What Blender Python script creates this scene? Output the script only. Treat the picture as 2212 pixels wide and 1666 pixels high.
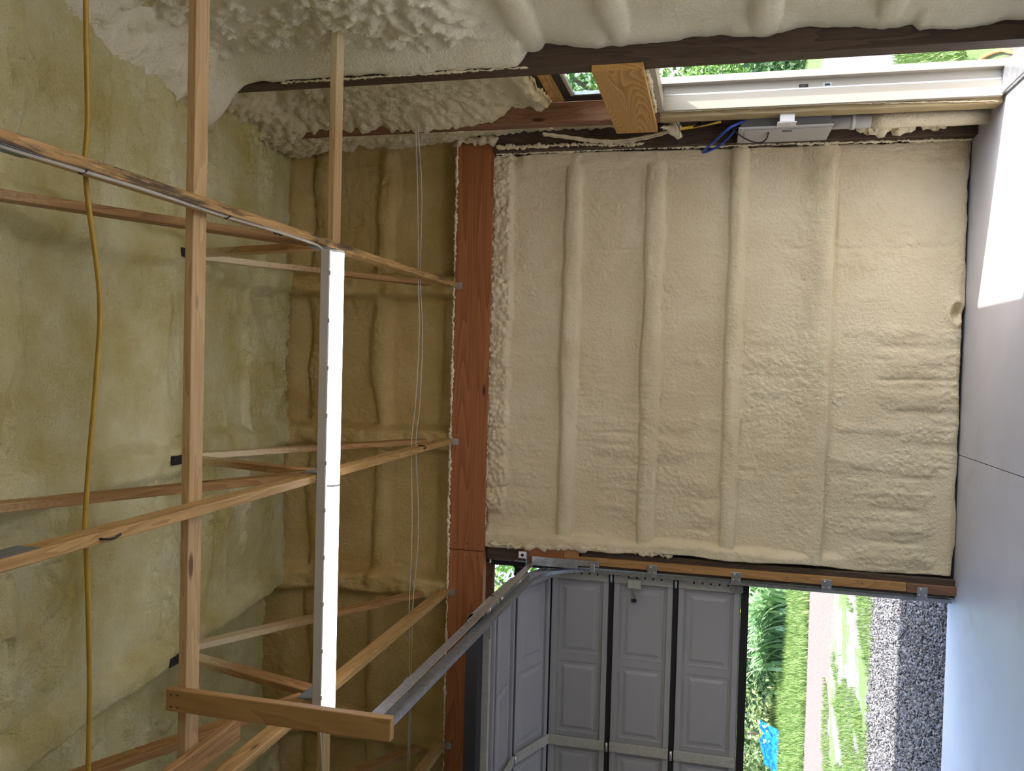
import bpy, bmesh, math, random
import numpy as np
from mathutils import Vector, Matrix, Quaternion

for o in list(bpy.data.objects):
    bpy.data.objects.remove(o)
SC = bpy.context.scene
COL = SC.collection
random.seed(7)
RNG = np.random.default_rng(11)

# ------------------------------------------------------------------ camera
# the photograph was taken with the phone on its side: the floor is at the right
F_PX = 1778.0
def camera():
    d = np.array([1666 - 798 - 833, -(1540 - 1106), F_PX]); d = d / np.linalg.norm(d)
    roll = 0.026
    z = np.array([math.sin(roll), math.cos(roll), 0.0]); z = z - z.dot(d) * d; z /= np.linalg.norm(z)
    x = -np.cross(d, z)
    R = np.array([x, d, z])
    right, up, fwd = Vector(R[:, 0]), Vector(R[:, 1]), Vector(R[:, 2])
    cx, cy, cz = -up, right, -fwd
    m = Matrix(((cx.x, cy.x, cz.x, 0), (cx.y, cy.y, cz.y, 0), (cx.z, cy.z, cz.z, 1.66), (0, 0, 0, 1)))
    cam = bpy.data.cameras.new('camera'); cam.sensor_fit = 'HORIZONTAL'; cam.sensor_width = 36.0
    cam.lens = 36.0 * F_PX / 2212.0
    cam.clip_start = 0.05; cam.clip_end = 500
    o = bpy.data.objects.new('camera', cam); COL.objects.link(o); o.matrix_world = m
    SC.camera = o
camera()

# ------------------------------------------------------------------ sky, sun, exposure
SUN_EL, SUN_H = math.radians(54.2), Vector((-0.954, 0.30, 0)).normalized()
SUN_DIR = Vector((SUN_H.x * math.cos(SUN_EL), SUN_H.y * math.cos(SUN_EL), -math.sin(SUN_EL)))
w = bpy.data.worlds.new('sky'); SC.world = w; w.use_nodes = True
nt = w.node_tree; nt.nodes.clear()
sky = nt.nodes.new('ShaderNodeTexSky'); sky.sky_type = 'NISHITA'; sky.sun_disc = False
sky.sun_elevation = SUN_EL; sky.sun_rotation = math.atan2(-SUN_H.x, -SUN_H.y)
sky.air_density = 1.0; sky.dust_density = 3.0; sky.ozone_density = 1.0
bg = nt.nodes.new('ShaderNodeBackground'); bg.inputs['Strength'].default_value = 0.36
wo = nt.nodes.new('ShaderNodeOutputWorld')
nt.links.new(sky.outputs[0], bg.inputs[0]); nt.links.new(bg.outputs[0], wo.inputs[0])
sl = bpy.data.lights.new('sun', 'SUN'); sl.energy = 6.0; sl.angle = math.radians(0.8); sl.color = (1.0, 0.95, 0.88)
so = bpy.data.objects.new('sun', sl); COL.objects.link(so)
so.rotation_euler = SUN_DIR.to_track_quat('-Z', 'Y').to_euler(); so.location = (8, -5, 14)
SC.view_settings.view_transform = 'Standard'; SC.view_settings.look = 'None'
SC.view_settings.gamma = 1.0; SC.view_settings.use_curve_mapping = False
SC.view_settings.exposure = 1.54

# ------------------------------------------------------------------ materials
def new_mat(name):
    m = bpy.data.materials.new(name); m.use_nodes = True
    n = m.node_tree.nodes; l = m.node_tree.links
    return m, n, l, n['Principled BSDF']
def N(n, kind, **kw):
    x = n.new(kind)
    for k, v in kw.items():
        if hasattr(x, k): setattr(x, k, v)
        else: x.inputs[k].default_value = v
    return x
def ramp(n, stops):
    r = n.new('ShaderNodeValToRGB'); e = r.color_ramp.elements
    while len(e) < len(stops): e.new(0.5)
    for el, (p, c) in zip(e, stops):
        el.position = p; el.color = (c[0], c[1], c[2], 1)
    return r
def plain(name, col, rough=0.5, metal=0.0, var=0.12, scale=14.0, bump=0.0):
    m, n, l, b = new_mat(name)
    tc = n.new('ShaderNodeTexCoord'); no = N(n, 'ShaderNodeTexNoise', Scale=scale, Detail=4.0)
    l.new(tc.outputs['Object'], no.inputs['Vector'])
    c0 = [c * (1 - var) for c in col]; c1 = [min(1, c * (1 + var)) for c in col]
    r = ramp(n, [(0.3, c0), (0.7, c1)]); l.new(no.outputs['Fac'], r.inputs[0]); l.new(r.outputs[0], b.inputs['Base Color'])
    b.inputs['Roughness'].default_value = rough; b.inputs['Metallic'].default_value = metal
    if bump:
        bp = N(n, 'ShaderNodeBump', Strength=bump, Distance=0.01); l.new(no.outputs['Fac'], bp.inputs['Height']); l.new(bp.outputs[0], b.inputs['Normal'])
    return m

FOAM_A, FOAM_B = (0.66, 0.55, 0.35), (0.76, 0.66, 0.455)
def foam_mat(name, fine=1.0, a=FOAM_A, b2=FOAM_B):
    m, n, l, b = new_mat(name)
    g = n.new('ShaderNodeNewGeometry')
    n1 = N(n, 'ShaderNodeTexNoise', Scale=2.2, Detail=6.0, Roughness=0.62)
    n2 = N(n, 'ShaderNodeTexNoise', Scale=45.0, Detail=4.0, Roughness=0.6)
    n3 = N(n, 'ShaderNodeTexNoise', Scale=130.0, Detail=2.0)
    for q in (n1, n2, n3): l.new(g.outputs['Position'], q.inputs['Vector'])
    r = ramp(n, [(0.3, a), (0.68, b2)]); l.new(n1.outputs['Fac'], r.inputs[0])
    l.new(r.outputs[0], b.inputs['Base Color'])
    b.inputs['Roughness'].default_value = 0.55; b.inputs['Specular IOR Level'].default_value = 0.3
    ad = N(n, 'ShaderNodeMath', operation='ADD'); mu = N(n, 'ShaderNodeMath', operation='MULTIPLY'); mu.inputs[1].default_value = 0.35
    l.new(n3.outputs['Fac'], mu.inputs[0]); l.new(n2.outputs['Fac'], ad.inputs[0]); l.new(mu.outputs[0], ad.inputs[1])
    bp = N(n, 'ShaderNodeBump', Strength=0.95 * fine, Distance=0.011); l.new(ad.outputs[0], bp.inputs['Height']); l.new(bp.outputs[0], b.inputs['Normal'])
    return m
M = {}
M['foam'] = foam_mat('spray_foam')
M['foam_rough'] = foam_mat('spray_foam_rough', 1.5, (0.64, 0.55, 0.33), (0.74, 0.66, 0.43))
M['foam_roof'] = foam_mat('spray_foam_roof', 1.4, (0.47, 0.395, 0.12), (0.69, 0.66, 0.40))
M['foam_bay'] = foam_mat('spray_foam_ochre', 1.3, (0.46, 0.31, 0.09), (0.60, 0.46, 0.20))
M['foam_grey'] = foam_mat('spray_foam_side', 1.2, (0.74, 0.69, 0.48), (0.84, 0.80, 0.62))
M['foam_pale'] = foam_mat('spray_foam_pale', 1.0, (0.72, 0.63, 0.42), (0.82, 0.74, 0.53))

def wood(name, dark, light, ring=9.0, rough=0.62, overspray=None, knots=True, grain=(0.55, 5.0, 5.0), det=3.0, stain=False):
    """grain runs along local X; overspray = (axis, from, to): dried foam mist on the member's end"""
    m, n, l, b = new_mat(name)
    tc = n.new('ShaderNodeTexCoord'); oi = n.new('ShaderNodeObjectInfo')
    vm = N(n, 'ShaderNodeVectorMath', operation='ADD'); vs = N(n, 'ShaderNodeVectorMath', operation='SCALE'); vs.inputs['Scale'].default_value = 37.0
    cb = n.new('ShaderNodeCombineXYZ')
    for k in range(3): l.new(oi.outputs['Random'], cb.inputs[k])
    l.new(cb.outputs[0], vs.inputs[0]); l.new(tc.outputs['Object'], vm.inputs[0]); l.new(vs.outputs[0], vm.inputs[1])
    mp = n.new('ShaderNodeMapping'); mp.inputs['Scale'].default_value = grain; l.new(vm.outputs[0], mp.inputs['Vector'])
    no = N(n, 'ShaderNodeTexNoise', Scale=1.6, Detail=det, Distortion=0.4); l.new(mp.outputs[0], no.inputs['Vector'])
    mu = N(n, 'ShaderNodeMath', operation='MULTIPLY'); mu.inputs[1].default_value = ring; l.new(no.outputs['Fac'], mu.inputs[0])
    fr = N(n, 'ShaderNodeMath', operation='FRACT'); l.new(mu.outputs[0], fr.inputs[0])
    mp2 = n.new('ShaderNodeMapping'); mp2.inputs['Scale'].default_value = (3.0, 90.0, 90.0); l.new(vm.outputs[0], mp2.inputs['Vector'])
    n2 = N(n, 'ShaderNodeTexNoise', Scale=1.0, Detail=4.0); l.new(mp2.outputs[0], n2.inputs['Vector'])
    mx = N(n, 'ShaderNodeMath', operation='MULTIPLY_ADD'); mx.inputs[1].default_value = 0.55; l.new(fr.outputs[0], mx.inputs[0])
    m2 = N(n, 'ShaderNodeMath', operation='MULTIPLY'); m2.inputs[1].default_value = 0.6; l.new(n2.outputs['Fac'], m2.inputs[0]); l.new(m2.outputs[0], mx.inputs[2])
    r = ramp(n, [(0.15, light), (0.6, [(a + c) / 2 for a, c in zip(dark, light)]), (0.95, dark)]); l.new(mx.outputs[0], r.inputs[0])
    out = r.outputs[0]
    if knots:
        mk = n.new('ShaderNodeMapping'); mk.inputs['Scale'].default_value = (1.3, 4.5, 4.5); l.new(vm.outputs[0], mk.inputs['Vector'])
        vo = N(n, 'ShaderNodeTexVoronoi', Scale=1.0); l.new(mk.outputs[0], vo.inputs['Vector'])
        kr = ramp(n, [(0.05, (1, 1, 1)), (0.085, (0, 0, 0))]); l.new(vo.outputs['Distance'], kr.inputs[0])
        km = N(n, 'ShaderNodeMixRGB'); km.inputs[2].default_value = (dark[0] * 0.35, dark[1] * 0.3, dark[2] * 0.3, 1)
        l.new(kr.outputs[0], km.inputs[0]); l.new(out, km.inputs[1]); out = km.outputs[0]
    if stain:      # black mildew streak along the lower edge
        sz = n.new('ShaderNodeSeparateXYZ'); l.new(tc.outputs['Object'], sz.inputs[0])
        bz = N(n, 'ShaderNodeMapRange', interpolation_type='SMOOTHSTEP'); l.new(sz.outputs['Z'], bz.inputs[0]); bz.inputs[1].default_value = 0.005; bz.inputs[2].default_value = 0.035
        mst = n.new('ShaderNodeMapping'); mst.inputs['Scale'].default_value = (1.6, 14.0, 14.0); l.new(vm.outputs[0], mst.inputs['Vector'])
        ns = N(n, 'ShaderNodeTexNoise', Scale=1.5, Detail=6.0, Roughness=0.7); l.new(mst.outputs[0], ns.inputs['Vector'])
        rs = ramp(n, [(0.5, (0, 0, 0)), (0.62, (0.85, 0.85, 0.85))]); l.new(ns.outputs['Fac'], rs.inputs[0])
        ms = N(n, 'ShaderNodeMath', operation='MULTIPLY'); l.new(rs.outputs[0], ms.inputs[0]); l.new(bz.outputs[0], ms.inputs[1])
        mk2 = N(n, 'ShaderNodeMixRGB'); mk2.inputs[2].default_value = (0.03, 0.025, 0.02, 1); l.new(ms.outputs[0], mk2.inputs[0]); l.new(out, mk2.inputs[1]); out = mk2.outputs[0]
    if overspray:
        g = n.new('ShaderNodeNewGeometry'); sp = n.new('ShaderNodeSeparateXYZ'); l.new(g.outputs['Position'], sp.inputs[0])
        mr = N(n, 'ShaderNodeMapRange'); l.new(sp.outputs[overspray[0]], mr.inputs[0]); mr.inputs[1].default_value = overspray[1]; mr.inputs[2].default_value = overspray[2]
        nn = N(n, 'ShaderNodeTexNoise', Scale=60.0, Detail=3.0); l.new(g.outputs['Position'], nn.inputs['Vector'])
        a1 = N(n, 'ShaderNodeMath', operation='MULTIPLY_ADD'); a1.inputs[1].default_value = 1.6; a1.inputs[2].default_value = -0.8; l.new(nn.outputs['Fac'], a1.inputs[0])
        a2 = N(n, 'ShaderNodeMath', operation='ADD'); a2.use_clamp = True; l.new(a1.outputs[0], a2.inputs[0]); l.new(mr.outputs[0], a2.inputs[1])
        a3 = N(n, 'ShaderNodeMath', operation='MULTIPLY'); l.new(a2.outputs[0], a3.inputs[0]); l.new(mr.outputs[0], a3.inputs[1])
        sq = N(n, 'ShaderNodeMath', operation='POWER'); sq.inputs[1].default_value = 0.6; l.new(a3.outputs[0], sq.inputs[0])
        fm = N(n, 'ShaderNodeMixRGB'); fm.inputs[2].default_value = (0.66, 0.56, 0.34, 1); l.new(sq.outputs[0], fm.inputs[0]); l.new(out, fm.inputs[1]); out = fm.outputs[0]
    l.new(out, b.inputs['Base Color']); b.inputs['Roughness'].default_value = rough; b.inputs['Specular IOR Level'].default_value = 0.3
    bp = N(n, 'ShaderNodeBump', Strength=0.25, Distance=0.003); l.new(mx.outputs[0], bp.inputs['Height']); l.new(bp.outputs[0], b.inputs['Normal'])
    return m
M['truss'] = wood('truss_pine', (0.32, 0.18, 0.058), (0.55, 0.36, 0.145))
M['truss_stained'] = wood('truss_pine_stained', (0.32, 0.18, 0.058), (0.55, 0.36, 0.145), stain=True)
M['web'] = wood('web_pine', (0.25, 0.125, 0.042), (0.44, 0.255, 0.10), overspray=('Z', 4.2, 4.55))
M['lateral'] = wood('brace_spruce', (0.42, 0.27, 0.115), (0.58, 0.41, 0.21))
M['lateral_r'] = wood('brace_spruce_sprayed', (0.42, 0.27, 0.115), (0.58, 0.41, 0.21), overspray=('X', 1.2, 1.7))
M['header'] = wood('header_fir', (0.24, 0.078, 0.024), (0.40, 0.155, 0.055), ring=18, grain=(0.16, 3.0, 3.0), det=1.0)
M['dark'] = wood('treated_post', (0.05, 0.032, 0.022), (0.11, 0.072, 0.045))
M['post_b'] = wood('greenish_post', (0.30, 0.22, 0.10), (0.50, 0.41, 0.23))
M['post_red'] = wood('brown_post', (0.16, 0.075, 0.04), (0.28, 0.15, 0.085))
M['doorhead'] = wood('door_header_pine', (0.36, 0.17, 0.04), (0.66, 0.41, 0.14), ring=34, knots=False, grain=(0.45, 2.6, 2.6), det=0.5)
M['jambwood'] = wood('jamb_fir', (0.30, 0.15, 0.05), (0.46, 0.26, 0.10))
M['hanger'] = wood('hanger_pine', (0.32, 0.18, 0.06), (0.46, 0.28, 0.11), ring=6)
M['galv'] = plain('galvanised_steel', (0.42, 0.44, 0.46), 0.38, 0.85, 0.2, 30)
M['plate'] = plain('gusset_steel', (0.20, 0.23, 0.24), 0.5, 0.6, 0.35, 160, 0.4)
M['steel'] = plain('bright_steel', (0.6, 0.61, 0.62), 0.28, 0.9, 0.1, 20)
M['black'] = plain('black_rubber', (0.012, 0.012, 0.014), 0.6)
M['darkmetal'] = plain('dark_metal', (0.03, 0.03, 0.033), 0.5, 0.3)
M['doorskin'] = plain('door_enamel', (0.40, 0.40, 0.415), 0.45, 0.0, 0.03, 4)
M['stile'] = plain('stile_galvanised', (0.50, 0.50, 0.45), 0.5, 0.15, 0.1, 25)
M['bronze'] = plain('door_edge_brown', (0.09, 0.05, 0.03), 0.5)
M['cream'] = plain('cream_paint', (0.42, 0.385, 0.315), 0.4, 0, 0.02, 3)
M['white'] = plain('white_plastic', (0.80, 0.80, 0.79), 0.4, 0, 0.02, 5)
M['panelgrey'] = plain('panel_grey', (0.50, 0.50, 0.48), 0.4, 0.1, 0.03, 5)
M['panelside'] = plain('panel_side_grey', (0.16, 0.165, 0.17), 0.5, 0.2, 0.05, 9)
M['housing'] = plain('lamp_housing', (0.55, 0.54, 0.50), 0.45, 0.1, 0.03, 5)
M['yellow'] = plain('yellow_jacket', (0.38, 0.24, 0.022), 0.5, 0, 0.1, 20)
M['yellowb'] = plain('yellow_cable', (0.75, 0.52, 0.05), 0.5)
M['blue'] = plain('blue_cable', (0.02, 0.07, 0.42), 0.4)
M['whitecable'] = plain('white_cable', (0.46, 0.42, 0.34), 0.5)
M['orange'] = plain('orange_cord', (0.85, 0.17, 0.03), 0.5)
M['staple'] = plain('dark_staple', (0.06, 0.02, 0.02), 0.5)
M['sticker'] = plain('sticker_paper', (0.62, 0.58, 0.50), 0.6)
M['siding'] = plain('metal_siding', (0.10, 0.10, 0.10), 0.6, 0.2)
M['tarp'] = plain('blue_tarp', (0.0, 0.13, 0.40), 0.5, 0, 0.3, 8)
M['bark'] = plain('bark', (0.16, 0.12, 0.10), 0.9, 0, 0.4, 9, 0.8)

def concrete():
    m, n, l, b = new_mat('polished_concrete')
    g = n.new('ShaderNodeNewGeometry')
    n1 = N(n, 'ShaderNodeTexNoise', Scale=1.1, Detail=6.0, Roughness=0.6); l.new(g.outputs['Position'], n1.inputs['Vector'])
    r = ramp(n, [(0.3, (0.43, 0.43, 0.465)), (0.72, (0.54, 0.54, 0.58))]); l.new(n1.outputs['Fac'], r.inputs[0])
    n2 = N(n, 'ShaderNodeTexNoise', Scale=2.3, Detail=2.0); l.new(g.outputs['Position'], n2.inputs['Vector'])
    r2 = ramp(n, [(0.63, (0, 0, 0)), (0.78, (0.5, 0.5, 0.5))]); l.new(n2.outputs['Fac'], r2.inputs[0])
    mx = N(n, 'ShaderNodeMixRGB'); mx.inputs[2].default_value = (0.36, 0.30, 0.25, 1)
    l.new(r2.outputs[0], mx.inputs[0]); l.new(r.outputs[0], mx.inputs[1]); l.new(mx.outputs[0], b.inputs['Base Color'])
    rr = N(n, 'ShaderNodeMapRange'); rr.inputs[3].default_value = 0.34; rr.inputs[4].default_value = 0.5; l.new(n1.outputs['Fac'], rr.inputs[0]); l.new(rr.outputs[0], b.inputs['Roughness'])
    return m
M['concrete'] = concrete()

def ground_mat():
    m, n, l, b = new_mat('yard_ground')
    g = n.new('ShaderNodeNewGeometry'); sp = n.new('ShaderNodeSeparateXYZ'); l.new(g.outputs['Position'], sp.inputs[0])
    nb = N(n, 'ShaderNodeTexNoise', Scale=0.7, Detail=5.0, Roughness=0.65); l.new(g.outputs['Position'], nb.inputs['Vector'])
    nf = N(n, 'ShaderNodeTexNoise', Scale=26.0, Detail=4.0, Roughness=0.7); l.new(g.outputs['Position'], nf.inputs['Vector'])
    grav = ramp(n, [(0.3, (0.075, 0.075, 0.08)), (0.5, (0.125, 0.122, 0.12)), (0.72, (0.20, 0.195, 0.19))]); l.new(nf.outputs['Fac'], grav.inputs[0])
    gras = ramp(n, [(0.3, (0.05, 0.09, 0.022)), (0.7, (0.10, 0.165, 0.045))]); l.new(nf.outputs['Fac'], gras.inputs[0])
    dirt = ramp(n, [(0.3, (0.085, 0.07, 0.062)), (0.7, (0.135, 0.115, 0.104))]); l.new(nf.outputs['Fac'], dirt.inputs[0])
    # bands running along the building front, edges wandering with the noise
    yy = N(n, 'ShaderNodeMath', operation='MULTIPLY_ADD'); yy.inputs[1].default_value = 1.6
    l.new(nb.outputs['Fac'], yy.inputs[0]); l.new(sp.outputs['Y'], yy.inputs[2])
    def band(a, c, soft):
        x1 = N(n, 'ShaderNodeMapRange', interpolation_type='SMOOTHSTEP'); l.new(yy.outputs[0], x1.inputs[0]); x1.inputs[1].default_value = a - soft; x1.inputs[2].default_value = a + soft
        x2 = N(n, 'ShaderNodeMapRange', interpolation_type='SMOOTHSTEP'); l.new(yy.outputs[0], x2.inputs[0]); x2.inputs[1].default_value = c - soft; x2.inputs[2].default_value = c + soft; x2.inputs[3].default_value = 1; x2.inputs[4].default_value = 0
        mm = N(n, 'ShaderNodeMath', operation='MULTIPLY'); l.new(x1.outputs[0], mm.inputs[0]); l.new(x2.outputs[0], mm.inputs[1]); return mm.outputs[0]
    cur = grav.outputs[0]
    patch = ramp(n, [(0.47, (0, 0, 0)), (0.53, (1, 1, 1))])
    np2 = N(n, 'ShaderNodeTexNoise', Scale=1.5, Detail=6.0, Roughness=0.7); l.new(g.outputs['Position'], np2.inputs['Vector']); l.new(np2.outputs['Fac'], patch.inputs[0])
    pm = N(n, 'ShaderNodeMath', operation='MULTIPLY'); l.new(patch.outputs[0], pm.inputs[0]); l.new(band(10.4, 13.6, 0.5), pm.inputs[1])
    for fac, c in ((pm.outputs[0], gras.outputs[0]), (band(13.4, 16.6, 0.3), dirt.outputs[0]), (band(16.6, 300, 0.3), gras.outputs[0])):
        x = n.new('ShaderNodeMixRGB'); l.new(fac, x.inputs[0]); l.new(cur, x.inputs[1]); l.new(c, x.inputs[2]); cur = x.outputs[0]
    # lawn and bare soil beside the side door
    mr = N(n, 'ShaderNodeMapRange', interpolation_type='SMOOTHSTEP'); l.new(sp.outputs['X'], mr.inputs[0]); mr.inputs[1].default_value = 1.2; mr.inputs[2].default_value = 1.6
    soil = N(n, 'ShaderNodeMixRGB'); l.new(dirt.outputs[0], soil.inputs[1]); l.new(gras.outputs[0], soil.inputs[2])
    sm = N(n, 'ShaderNodeMapRange', interpolation_type='SMOOTHSTEP'); l.new(yy.outputs[0], sm.inputs[0]); sm.inputs[1].default_value = 6.7; sm.inputs[2].default_value = 7.2; l.new(sm.outputs[0], soil.inputs[0])
    pg = N(n, 'ShaderNodeMixRGB'); l.new(soil.outputs[0], pg.inputs[1]); l.new(grav.outputs[0], pg.inputs[2]); l.new(band(9.9, 17.0, 0.3), pg.inputs[0])
    pg2 = N(n, 'ShaderNodeMixRGB'); l.new(pg.outputs[0], pg2.inputs[1]); l.new(gras.outputs[0], pg2.inputs[2]); l.new(band(17.0, 300, 0.3), pg2.inputs[0])
    fx = N(n, 'ShaderNodeMixRGB'); l.new(mr.outputs[0], fx.inputs[0]); l.new(cur, fx.inputs[1]); l.new(pg2.outputs[0], fx.inputs[2])
    # unseen ground behind the building, coloured dark grass to cut bounced light
    rg = N(n, 'ShaderNodeMapRange', interpolation_type='SMOOTHSTEP'); l.new(sp.outputs['Y'], rg.inputs[0]); rg.inputs[1].default_value = -5.4; rg.inputs[2].default_value = -5.8
    lawn = ramp(n, [(0.3, (0.06, 0.11, 0.025)), (0.7, (0.12, 0.19, 0.05))]); l.new(nf.outputs['Fac'], lawn.inputs[0])
    fz = N(n, 'ShaderNodeMixRGB'); l.new(rg.outputs[0], fz.inputs[0]); l.new(fx.outputs[0], fz.inputs[1]); l.new(lawn.outputs[0], fz.inputs[2])
    l.new(fz.outputs[0], b.inputs['Base Color']); b.inputs['Roughness'].default_value = 0.95
    bp = N(n, 'ShaderNodeBump', Strength=0.8, Distance=0.03); l.new(nf.outputs['Fac'], bp.inputs['Height']); l.new(bp.outputs[0], b.inputs['Normal'])
    return m
M['ground'] = ground_mat()

def leaf_mat(name, a, c):
    m, n, l, b = new_mat(name)
    g = n.new('ShaderNodeNewGeometry')
    r = ramp(n, [(0.0, a), (1.0, c)]); l.new(g.outputs['Random Per Island'], r.inputs[0]); l.new(r.outputs[0], b.inputs['Base Color'])
    b.inputs['Roughness'].default_value = 0.55
    tr = n.new('ShaderNodeBsdfTranslucent'); l.new(r.outputs[0], tr.inputs[0])
    mx = n.new('ShaderNodeMixShader'); mx.inputs[0].default_value = 0.3
    l.new(b.outputs[0], mx.inputs[1]); l.new(tr.outputs[0], mx.inputs[2]); l.new(mx.outputs[0], n['Material Output'].inputs[0])
    return m
M['leaf'] = leaf_mat('leaf_mid', (0.05, 0.13, 0.03), (0.20, 0.36, 0.08))
M['leaf_dark'] = leaf_mat('leaf_dark', (0.015, 0.05, 0.015), (0.06, 0.14, 0.04))
M['leaf_pale'] = leaf_mat('leaf_pale', (0.13, 0.20, 0.06), (0.36, 0.42, 0.20))
M['leaf_lily'] = leaf_mat('leaf_lily', (0.10, 0.22, 0.07), (0.34, 0.50, 0.28))
M['blade'] = leaf_mat('grass_blade', (0.06, 0.12, 0.018), (0.17, 0.26, 0.07))
M['stone'] = leaf_mat('gravel_stone', (0.045, 0.045, 0.052), (0.27, 0.265, 0.27))
M['petal'] = plain('yellow_petal', (0.9, 0.62, 0.02), 0.5)

def lamp_mat():
    m, n, l, b = new_mat('led_lens')
    e = n.new('ShaderNodeEmission'); e.inputs[0].default_value = (0.90, 0.86, 1.0, 1); e.inputs[1].default_value = 6.0
    l.new(e.outputs[0], n['Material Output'].inputs[0]); return m
M['led'] = lamp_mat()
def glass():
    m, n, l, b = new_mat('window_glass')
    tr = n.new('ShaderNodeBsdfTransparent'); tr.inputs[0].default_value = (0.86, 0.92, 0.94, 1)
    gl = n.new('ShaderNodeBsdfGlossy'); gl.inputs['Roughness'].default_value = 0.02
    mx = n.new('ShaderNodeMixShader'); mx.inputs[0].default_value = 0.12; l.new(tr.outputs[0], mx.inputs[1]); l.new(gl.outputs[0], mx.inputs[2]); l.new(mx.outputs[0], n['Material Output'].inputs[0])
    return m
M['glass'] = glass()

# ------------------------------------------------------------------ helpers
def tag(o, label=None, cat=None, group=None, kind=None):
    if label: o['label'] = label
    if cat: o['category'] = cat
    if group: o['group'] = group
    if kind: o['kind'] = kind
    return o
def adopt(o, parent):
    if parent is not None:
        wm = Matrix(parent['_m']) if '_m' in parent else parent.matrix_basis
        o.parent = parent; o.matrix_parent_inverse = world_of(parent).inverted()
_W = {}
def world_of(o): return _W[o.name]
def register(o, m): _W[o.name] = m.copy()
def empty(name, loc):
    o = bpy.data.objects.new(name, None); o.empty_display_size = 0.1; COL.objects.link(o)
    o.location = loc; register(o, Matrix.Translation(loc)); return o
def link(name, me, mat, parent, mw, smooth=False):
    o = bpy.data.objects.new(name, me); COL.objects.link(o)
    if mat is not None and not me.materials: me.materials.append(mat)
    if smooth: me.polygons.foreach_set('use_smooth', [True] * len(me.polygons))
    if parent is not None:
        o.parent = parent; o.matrix_parent_inverse = world_of(parent).inverted()
    o.matrix_basis = mw; register(o, mw)
    return o
def mesh_from(name, V, Fq):
    me = bpy.data.meshes.new(name)
    V = np.asarray(V, dtype=np.float32); 
    if isinstance(Fq, np.ndarray):
        k = Fq.shape[1]; nf = len(Fq)
        me.vertices.add(len(V)); me.vertices.foreach_set('co', V.ravel())
        me.loops.add(nf * k); me.loops.foreach_set('vertex_index', Fq.astype(np.int32).ravel())
        me.polygons.add(nf); me.polygons.foreach_set('loop_start', np.arange(0, nf * k, k, dtype=np.int32))
        me.polygons.foreach_set('loop_total', np.full(nf, k, dtype=np.int32))
        me.update(calc_edges=True); me.validate()
    else:
        me.from_pydata([tuple(v) for v in V], [], [tuple(f) for f in Fq]); me.update()
    return me
def mesh_obj(name, V, Fq, mat, parent=None, smooth=False):
    """verts in world space; the origin goes to the middle of the base"""
    V = np.asarray(V, dtype=np.float64)
    lo, hi = V.min(0), V.max(0); c = np.array([(lo[0] + hi[0]) / 2, (lo[1] + hi[1]) / 2, lo[2]])
    me = mesh_from(name, V - c, Fq)
    return link(name, me, mat, parent, Matrix.Translation(Vector(c)), smooth)
def box_mesh(name, sx, sy, sz, bev=0.0, seg=1):
    bm = bmesh.new(); bmesh.ops.create_cube(bm, size=1.0)
    bmesh.ops.scale(bm, vec=(sx, sy, sz), verts=bm.verts)
    if bev: bmesh.ops.bevel(bm, geom=list(bm.edges), offset=bev, segments=seg, affect='EDGES', clamp_overlap=True)
    me = bpy.data.meshes.new(name); bm.to_mesh(me); bm.free(); return me
def box(name, lo, hi, mat, parent=None, bev=0.002):
    """axis-aligned block between two corners; local X is its longest side so that wood grain follows it"""
    lo, hi = Vector(lo), Vector(hi); s = hi - lo; c = (lo + hi) / 2
    k = max(range(3), key=lambda i: s[i])
    if k == 0: rot = Matrix.Identity(4); d = (s.x, s.y, s.z)
    elif k == 1: rot = Matrix(((0, -1, 0, 0), (1, 0, 0, 0), (0, 0, 1, 0), (0, 0, 0, 1))); d = (s.y, s.x, s.z)
    else: rot = Matrix(((0, 0, -1, 0), (0, 1, 0, 0), (1, 0, 0, 0), (0, 0, 0, 1))); d = (s.z, s.y, s.x)
    me = box_mesh(name, *d, bev=min(bev, min(d) * 0.3))
    return link(name, me, mat, parent, Matrix.Translation(c) @ rot)
def board(name, p0, p1, wid, thk, side, mat, parent=None, bev=0.003):
    """bar from p0 to p1; 'side' is the direction of its thickness"""
    p0, p1 = Vector(p0), Vector(p1); x = (p1 - p0); L = x.length; x.normalize()
    y = Vector(side); y = (y - y.dot(x) * x).normalized(); z = x.cross(y)
    me = box_mesh(name, L, thk, wid, bev)
    c = (p0 + p1) / 2
    mw = Matrix(((x.x, y.x, z.x, c.x), (x.y, y.y, z.y, c.y), (x.z, y.z, z.z, c.z), (0, 0, 0, 1)))
    return link(name, me, mat, parent, mw)
def tube_arrays(pts, r, sides=8, cap=True):
    P = [Vector(p) for p in pts]; n = len(P)
    rs = r if hasattr(r, '__len__') else [r] * n
    V, Fc = [], []
    up = Vector((0, 0, 1)); prev = None
    for i in range(n):
        t = (P[min(i + 1, n - 1)] - P[max(i - 1, 0)]).normalized()
        if prev is None:
            a = t.orthogonal().normalized()
        else:
            a = (prev - prev.dot(t) * t).normalized()
        prev = a; b2 = t.cross(a)
        for k in range(sides):
            an = 2 * math.pi * k / sides
            V.append(P[i] + (a * math.cos(an) + b2 * math.sin(an)) * rs[i])
    for i in range(n - 1):
        for k in range(sides):
            k2 = (k + 1) % sides
            Fc.append((i * sides + k, i * sides + k2, (i + 1) * sides + k2, (i + 1) * sides + k))
    if cap:
        Fc.append(tuple(range(sides - 1, -1, -1))); Fc.append(tuple((n - 1) * sides + k for k in range(sides)))
    return [tuple(v) for v in V], Fc
def tube(name, pts, r, mat, parent=None, sides=8, smooth=True):
    V, Fc = tube_arrays(pts, r, sides)
    return mesh_obj(name, V, Fc, mat, parent, smooth)
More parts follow.
